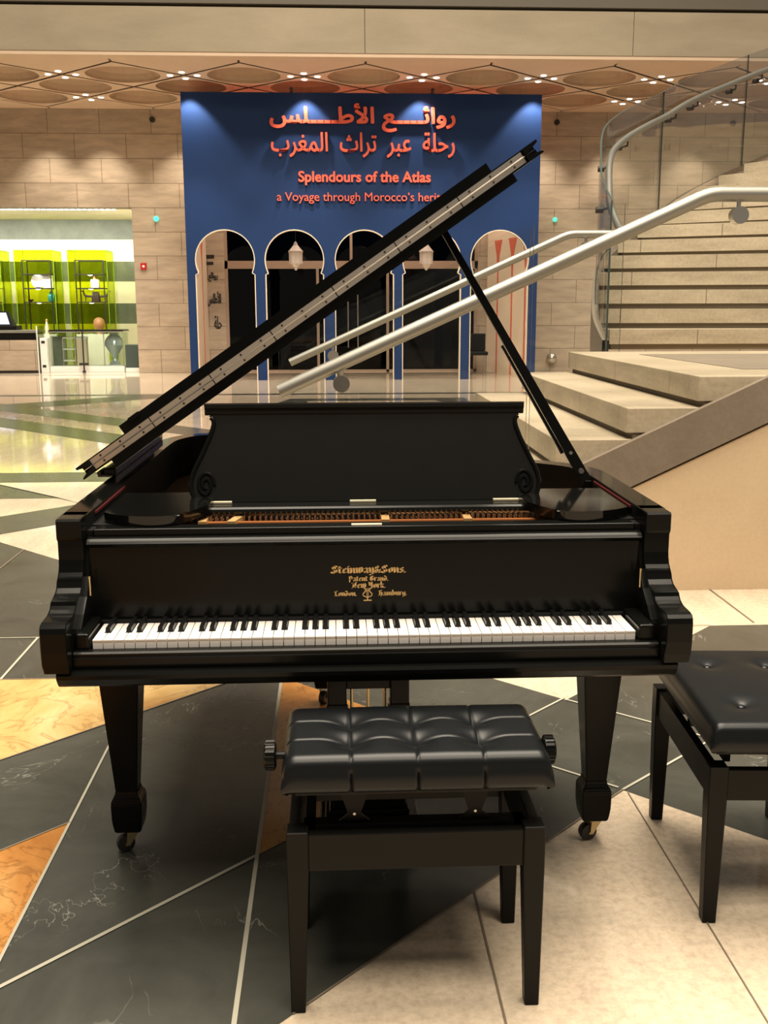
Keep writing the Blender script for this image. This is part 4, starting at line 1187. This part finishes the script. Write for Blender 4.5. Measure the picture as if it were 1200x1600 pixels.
def arcline(pts, w):
    for p, q in zip(pts, pts[1:]):
        a, b_ = Vector(p), Vector(q); t = (b_ - a).normalized(); n = Vector((-t.y, t.x)) * w / 2
        vs = [bm.verts.new((v.x, FC - .0003, v.y)) for v in (a - n, b_ - n, b_ + n, a + n)]
        bm.faces.new(vs)
ox, oz = .000, .768
for s in (-1, 1):
    lp = spline([(s * .002, .008), (s * .009, .011), (s * .0105, .016), (s * .005, .022), (s * .004, .027), (s * .008, .0305), (s * .0065, .027)], 5)
    arcline([(ox + p.x, oz + p.y) for p in lp], .0022)
arcline([(ox - .007, oz + .0235), (ox + .007, oz + .0235)], .0015)
for x in (-.002, 0, .002): arcline([(ox + x, oz + .009), (ox + x, oz + .030)], .0008)
arcline([(ox, oz + .001), (ox, oz + .010)], .003); arcline([(ox - .0095, oz), (ox + .0095, oz)], .003)
lt = link('gilt_lettering', bm, 'gilt', link_fb); lt['label'] = 'gold blackletter maker inscription with small lyre'

# ---- keyboard
KC = -.005; KW = 1.225 / 52
names = 'AB' + 'CDEFGAB' * 7 + 'C'
BLACK_AFTER = set('ACDFG')
for k, nme in enumerate(names):
    x0 = KC - .6125 + k * KW
    hasL = (k > 0 and names[k - 1] in BLACK_AFTER); hasR = (nme in BLACK_AFTER and k < 51)
    g = .0009
    pts = [(x0 + g, 0), (x0 + KW - g, 0)]
    cr_ = .0075
    if hasR: pts += [(x0 + KW - g, .049), (x0 + KW - cr_, .049), (x0 + KW - cr_, .15)]
    else: pts += [(x0 + KW - g, .15)]
    if hasL: pts += [(x0 + cr_, .15), (x0 + cr_, .049), (x0 + g, .049)]
    else: pts += [(x0 + g, .15)]
    bm = new(); prism(bm, pts, XY, KH - .021, KH)
    box(bm, x0 + g, x0 + KW - g, -.0015, .002, KH - .0028, KH + .0002)
    link('white_key', bm, 'ivory', gpn)
for k, nme in enumerate(names[:-1]):
    if nme in BLACK_AFTER:
        x = KC - .6125 + (k + 1) * KW
        bm = new()
        hexa(bm, [(x - .0066, .049, KH - .01), (x + .0066, .049, KH - .01), (x + .0066, .15, KH - .01), (x - .0066, .15, KH - .01)],
             [(x - .0050, .053, KH + .0115), (x + .0050, .053, KH + .0115), (x + .0052, .15, KH + .0125), (x - .0052, .15, KH + .0125)])
        bmesh.ops.bevel(bm, geom=bm.edges[:], offset=.0012, segments=2, affect='EDGES')
        link('black_key', bm, 'ebony', gpn, True)
for s in (-1, 1):
    bm = new(); u0, u1 = (-.653, -.622) if s < 0 else (.612, .650)
    box(bm, u0, u1, -.012, .13, .69, .742, .006); link('key_block', bm, 'black', gpn)
    bm = new(); tube(bm, [((-.640 if s < 0 else .643), .1, .80), ((-.640 if s < 0 else .643), .1, .845)], .0028, 8); link('fallboard_pin', bm, 'brass', gpn)
bm = new()
pr = [(-.03, .668), (-.032, .692), (-.029, .696), (-.029, .699), (-.032, .700), (-.032, .703), (-.027, .7065), (-.006, .7065), (-.006, .66), (-.028, .66)]
prism(bm, pr, YZ, -.653, .652); link('key_slip', bm, 'black', gpn)
# key bed with moulded lower edge, running under the arms
bm = new()
pr = [(-.047, .667), (-.052, .660), (-.050, .650), (-.038, .634), (-.030, .628), (.30, .628), (.30, .667)]
prism(bm, pr, YZ, -.688, .692)
link('key_bed', bm, 'black', gpn)
# ---- arms: shaped cheeks either side of the keyboard
ARM = [(-.058, .668), (-.066, .690), (-.072, .72), (-.072, .762), (-.069, .774), (-.062, .781), (-.050, .784), (-.004, .784), (.010, .7855), (.022, .79), (.028, .797), (.030, .806),
       (.036, .808), (.060, .809), (.074, .813), (.086, .822), (.092, .834), (.094, .842), (.104, .844), (.112, .852), (.117, .866), (.120, .88), (.122, .925), (.112, .928), (.110, .934), (.110, .972), (.115, .977), (.20, .977), (.20, .668)]
for s in (-1, 1):
    bm = new()
    u0, u1 = (-.712, -.655) if s < 0 else (.655, .714)
    prism(bm, ARM, YZ, u0, u1)
    bmesh.ops.bevel(bm, geom=[e for e in bm.edges if abs(e.verts[0].co.x - e.verts[1].co.x) < 1e-6], offset=.002, segments=1, affect='EDGES')
    link('arm', bm, 'black', gpn)
    bm = new(); prism(bm, [(.0, .742), (.02, .745), (.05, .77), (.09, .80), (.12, .84), (.135, .90), (.155, .90), (.155, .70), (0, .70)], YZ, *((-.655, -.645) if s < 0 else (.647, .655))); link('cheek_block', bm, 'black', gpn)

# ---- legs with spade feet and brass casters
def make_leg(u, v, yawc):
    bm = new()
    def sec(z, h): return [bm.verts.new((sx * h, sy * h, z)) for sx, sy in ((-1, -1), (1, -1), (1, 1), (-1, 1))]
    prof = [(.628, .072), (.612, .072), (.606, .060), (.590, .057), (.182, .0285)]
    rows = [sec(z, h) for z, h in prof]
    bm.faces.new(rows[0])
    for a, b_ in zip(rows, rows[1:]):
        for k in range(4): bm.faces.new((a[k], a[(k + 1) % 4], b_[(k + 1) % 4], b_[k]))
    bm.faces.new(rows[-1][::-1])
    bmesh.ops.bevel(bm, geom=bm.edges[:], offset=.0035, segments=2, affect='EDGES')
    o = link('leg', bm, 'black', gpn); o.location = (u, v, 0)
    bm = new()
    rows = [sec(z, h) for z, h in [(.186, .0285), (.172, .031), (.160, .039), (.150, .0405), (.105, .040), (.080, .037), (.066, .034)]]
    bm.faces.new(rows[0])
    for a, b_ in zip(rows, rows[1:]):
        for k in range(4): bm.faces.new((a[k], a[(k + 1) % 4], b_[(k + 1) % 4], b_[k]))
    bm.faces.new(rows[-1][::-1])
    bmesh.ops.bevel(bm, geom=bm.edges[:], offset=.003, segments=2, affect='EDGES')
    link('spade_foot', bm, 'black', o)
    bm = new(); c, s_ = math.cos(yawc), math.sin(yawc)
    lathe(bm, [(.010, -.012), (.023, -.011), (.025, -.004), (.025, .004), (.023, .011), (.010, .012)], (0, 0, 0), 20, 'x')
    bmesh.ops.transform(bm, verts=bm.verts[:], matrix=Matrix.Translation((-.014 * c, -.014 * s_, .025)) @ Matrix.Rotation(yawc + PI / 2, 4, 'Z'))
    link('caster_wheel', bm, 'rubber', o, True)
    bm = new()
    for off in (-.015, .015):
        p = [(-.014, .025), (-.006, .020), (.022, .060), (.012, .068), (-.010, .068)]
        prism(bm, p, XZ, off - .0015, off + .0015)
    lathe(bm, [(.018, .058), (.020, .064), (.020, .069)], (0.004, 0, 0), 14)
    tube(bm, [(-.014, -.018, .025), (-.014, .018, .025)], .004, 8)
    bmesh.ops.rotate(bm, verts=bm.verts[:], cent=(0, 0, 0), matrix=Matrix.Rotation(yawc, 3, 'Z'))
    link('caster_fork', bm, 'brass', o)
make_leg(-.640, .385, .35); make_leg(.628, .380, .3); make_leg(-.12, 1.42, 1.2)

# ---- pedal lyre
ly = bpy.data.objects.new('pedal_lyre', None); COL.objects.link(ly); ly.parent = gpn; ly.location = (.010, .44, 0)
for x in (-.085, .085):
    bm = new(); box(bm, x - .026, x + .026, -.025, .025, .12, .63, .004); box(bm, x - .031, x + .031, -.030, .030, .355, .375, .004); box(bm, x - .028, x + .028, -.027, .027, .375, .395, .004)
    link('lyre_pillar', bm, 'black', ly)
bm = new(); box(bm, -.06, .06, -.02, .02, .435, .63, .003); link('lyre_top', bm, 'black', ly)
for x in (-.045, 0, .045):
    bm = new(); tube(bm, [(x, 0, .10), (x, 0, .45)], .0045, 8); link('pedal_rod', bm, 'brass', ly)
bm = new()
for z0, z1, h, d in ((.052, .066, .135, .075), (.066, .084, .122, .066), (.084, .100, .110, .058), (.100, .135, .100, .05)): box(bm, -h, h, -d, d, z0, z1, .004)
link('pedal_box', bm, 'black', ly)
bm = new(); box(bm, -.138, .138, -.078, .078, .020, .052, .002); pb = link('pedal_plate', bm, mat('dull_grey_metal', (.22, .20, .165), .5, .4), ly)
bm = new()
for x in (-.115, -.03, .03, .115): lathe(bm, [(.004, -.0795), (.005, -.078)], (x, 0, .036), 8, 'y')
link('screws', bm, 'iron', pb)
for x in (-.055, .0, .055):
    bm = new(); hexa(bm, [(x - .009, -.16, .035), (x + .009, -.16, .035), (x + .007, -.07, .045), (x - .007, -.07, .045)], [(x - .009, -.16, .041), (x + .009, -.16, .041), (x + .007, -.07, .052), (x - .007, -.07, .052)])
    bmesh.ops.bevel(bm, geom=bm.edges[:], offset=.002, segments=2, affect='EDGES'); link('pedal', bm, 'brass', ly)

# ---- desk tray with two rounded side shelves
def shelf(s):
    c = .018
    pts = [(.640, .50), (.640, .245), (.625, .222), (.58, .192), (.52, .178), (.465, .190), (.437, .230), (.412, .285), (.400, .325), (.396, .37), (.396, .50)]
    pts = [pts[0]] + [(p.x, p.y) for p in spline([(u, v, 0) for u, v in pts[1:-1]], 6)] + [pts[-1]]
    pts = [(c * .5 + s * u, v) for u, v in pts]
    bm = new(); prism(bm, pts, XY, .9445, .968)
    bmesh.ops.bevel(bm, geom=[e for e in bm.edges if abs(e.verts[0].co.z - e.verts[1].co.z) < 1e-6], offset=.003, segments=2, affect='EDGES')
    return link('side_shelf', bm, 'polish', gpn, True)
shelf(-1); shelf(1)
bm = new()
pr = [(.345, .938), (.342, .944), (.345, .950), (.352, .954), (.52, .954), (.52, .938)]
prism(bm, pr, YZ, -.435, .455); dl = link('desk_ledge', bm, 'black', gpn)
for u in (-.374, -.002, .372):
    bm = new(); box(bm, u - .034, u + .034, .40, .412, .954, .9595, .001); link('desk_hinge', bm, 'palebrass', dl)
# ---- music desk: wide panel with scrolled sides
H0 = .955
side = [(.395, 0), (.441, .001), (.446, .010), (.452, .025), (.4555, .045), (.452, .066), (.444, .086), (.433, .107), (.421, .132), (.409, .158), (.400, .182), (.3965, .196), (.398, .206), (.404, .212), (.409, .2155), (.404, .220), (.409, .224), (.415, .229), (.420, .236), (.424, .247)]
full = [(.008 + u, z) for u, z in side] + [(.008 - u, z) for u, z in side[::-1]]
tilt = .335
def desk(p, h): return (p[0], .418 + tilt * p[1] + h, H0 + p[1])
bm = new(); prism(bm, full, desk, 0, .016)
md = link('music_desk', bm, 'black_matte', gpn)
for s in (-1, 1):
    ed = [(.008 + s * u, z) for u, z in side[1:14]]
    bm = new(); tube(bm, [desk(p, -.001) for p in ed], .006, 8); link('edge_bead', bm, 'black', md, True)
    sc_ = []
    for k in range(34):
        a = k / 33 * 3.6 * PI; r = .034 * (1 - k / 33 * .8)
        sc_.append(desk((.008 + s * (.417 - r * .68 * math.cos(a)), .042 + r * math.sin(a)), -.001))
    bm = new(); tube(bm, sc_, .0045, 7); link('scroll_carving', bm, 'black', md, True)
bm = new()
pr2 = [(0, .247), (-.016, .247), (-.014, .238), (-.006, .230), (-.003, .222), (0, .218), (.018, .218), (.018, .247)]
prism(bm, pr2, lambda p, h: (h, .418 + tilt * p[1] + p[0], H0 + p[1]), .008 - .420, .008 + .420)
link('top_moulding', bm, 'black_matte', md)
bm = new(); box(bm, -.36, .36, .50, .53, .955, .965); hexa(bm, [(-.15, .60, .954), (.15, .60, .954), (.15, .615, .954), (-.15, .615, .954)], [(-.15, .51, 1.12), (.15, .51, 1.12), (.15, .525, 1.12), (-.15, .525, 1.12)]); link('desk_strut', bm, 'black_in', md)

# ---- lid, raised on its left hinge
TH = math.radians(34.7); HU, HW = -.75, 1.0
ca, sa = math.cos(TH), math.sin(TH)
def LD(a, v, n): return (HU + a * ca - n * sa, v, HW + a * sa + n * ca)
lo = offset2(rimo, .018)
VF = .60
out = []
for p in lo:
    if p.y >= VF: out.append((p.x - HU, p.y))
out = [(0.0, VF)] + [(max(a, 0.0), v) for a, v in out] + [(1.485, VF)]
lid = bpy.data.objects.new('lid', None); COL.objects.link(lid); lid.parent = gpn
bm = new(); prism(bm, out, lambda p, h: LD(p[0], p[1], h), -.004, .0145); link('main_lid', bm, 'black', lid)
bm = new(); prism(bm, [(.075, VF + .012), (1.405, VF + .012), (1.405, VF + .075), (.075, VF + .075)], lambda p, h: LD(p[0], p[1], h), -.026, -.004); link('lid_batten', bm, 'black', lid)
bm = new()
fl = [(.0, VF), (1.483, VF), (1.483, VF + .44), (.0, VF + .44)]
prism(bm, fl, lambda p, h: LD(p[0], p[1], h), .0155, .034); ff = link('front_flap', bm, 'black', lid)
bm = new(); prism(bm, [(.052, VF + .42), (1.440, VF + .42), (1.440, VF + .44), (.052, VF + .44)], lambda p, h: LD(p[0], p[1], h), .034, .070); link('flap_lip', bm, 'black', ff)
bm = new(); prism(bm, [(.09, VF + .412), (.13, VF + .412), (.13, VF + .42), (.09, VF + .42)], lambda p, h: LD(p[0], p[1], h), .060, .073); link('lip_catch', bm, 'black', ff)
# moulded tips that overhang both ends of the two leaves
for a0, a1 in ((.028, -.012), (1.452, 1.497)):
    for n0, n1, nt0, nt1 in ((-.004, .0145, -.0045, .0005), (.0155, .034, .0275, .034)):
        bm = new(); s = (a1 - a0)
        v0, v1 = VF - .014, VF
        q = [(a0, n0), (a0, n1), (a1, nt1), (a1, nt0)]
        prism(bm, q, lambda p, h: LD(p[0], h, p[1]), v0, v1)
        link('edge_tip', bm, 'black', lid)
# long polished hinge: two leaves on the facing edges, knuckle between, joints every few hand spans
n_seg = 7
for n0, n1 in ((.0005, .0135), (.0175, .0305)):
    for k in range(n_seg):
        a0 = .030 + 1.42 * k / n_seg; a1 = .030 + 1.42 * (k + 1) / n_seg - .003
        bm = new(); prism(bm, [(a0, n0), (a1, n0), (a1, n1), (a0, n1)], lambda p, h: LD(p[0], h, p[1]), VF - .004, VF)
        hl = link('hinge_leaf', bm, 'nickel', lid)
        bm = new()
        for j in range(3):
            a = a0 + (a1 - a0) * (j + .5) / 3; nn = (n0 + n1) / 2
            tube(bm, [LD(a, VF - .006, nn), LD(a, VF - .003, nn)], .0032, 8)
        link('hinge_screws', bm, 'iron', hl)
bm = new(); tube(bm, [LD(.03, VF - .004, .0155), LD(1.45, VF - .004, .0155)], .0022, 8); link('hinge_knuckle', bm, 'nickel', lid)
bm = new(); prism(bm, [(1.16, .80), (1.25, .80), (1.25, .88), (1.16, .88)], lambda p, h: LD(p[0], p[1], h), -.016, -.004); link('prop_block', bm, 'black', lid)
for v in (.75, 1.25):
    bm = new(); box(bm, -.748, -.712, v - .04, v + .04, .977, .983); tube(bm, [(-.745, v - .04, .988), (-.745, v + .04, .988)], .006, 8); link('lid_hinge', bm, 'iron', gpn)
bm = new(); box(bm, -.735, -.700, .72, 1.55, .9775, 1.0, .003); link('reflection_blocker', bm, 'black', gpn)  # added strip under the lid, blocks bright reflections in the rim top
# ---- prop stick with its folded half stick
A0 = Vector((.648, .650, .955)); A1 = Vector(LD(1.20, .84, -.014))
def stick(bm, p, q, w0, w1, th, off=(0, 0, 0)):
    d = (q - p).normalized(); s = d.cross(Vector((0, 1, 0))).normalized(); y = Vector((0, 1, 0)); o = Vector(off)
    y = (y - d * y.dot(d)).normalized()
    lo_ = [p + o + s * a * w0 / 2 + y * b_ * th / 2 for a, b_ in ((-1, -1), (1, -1), (1, 1), (-1, 1))]
    hi_ = [q + o + s * a * w1 / 2 + y * b_ * th / 2 for a, b_ in ((-1, -1), (1, -1), (1, 1), (-1, 1))]
    hexa(bm, lo_, hi_)
bm = new(); stick(bm, A0, A1, .030, .018, .018); ps = link('prop_stick', bm, 'black', gpn)
dd = (A1 - A0); sd = dd.normalized().cross(Vector((0, 1, 0))).normalized()
bm = new(); stick(bm, A0 + dd * .13 + sd * .020, A0 + dd * .55 + sd * .018, .009, .007, .014); link('half_stick', bm, 'black', ps)
bm = new(); tube(bm, [A0 + dd * .05 + Vector((0, -.014, 0)), A0 + dd * .05 + Vector((0, .014, 0))], .008, 10); tube(bm, [A0 + dd * .12 + Vector((0, -.012, 0)), A0 + dd * .12 + Vector((0, .012, 0))], .005, 10); link('prop_pin', bm, 'nickel', ps)
bm = new(); box(bm, .636, .657, .63, .67, .90, .965, .002); link('prop_bracket', bm, 'black', gpn)
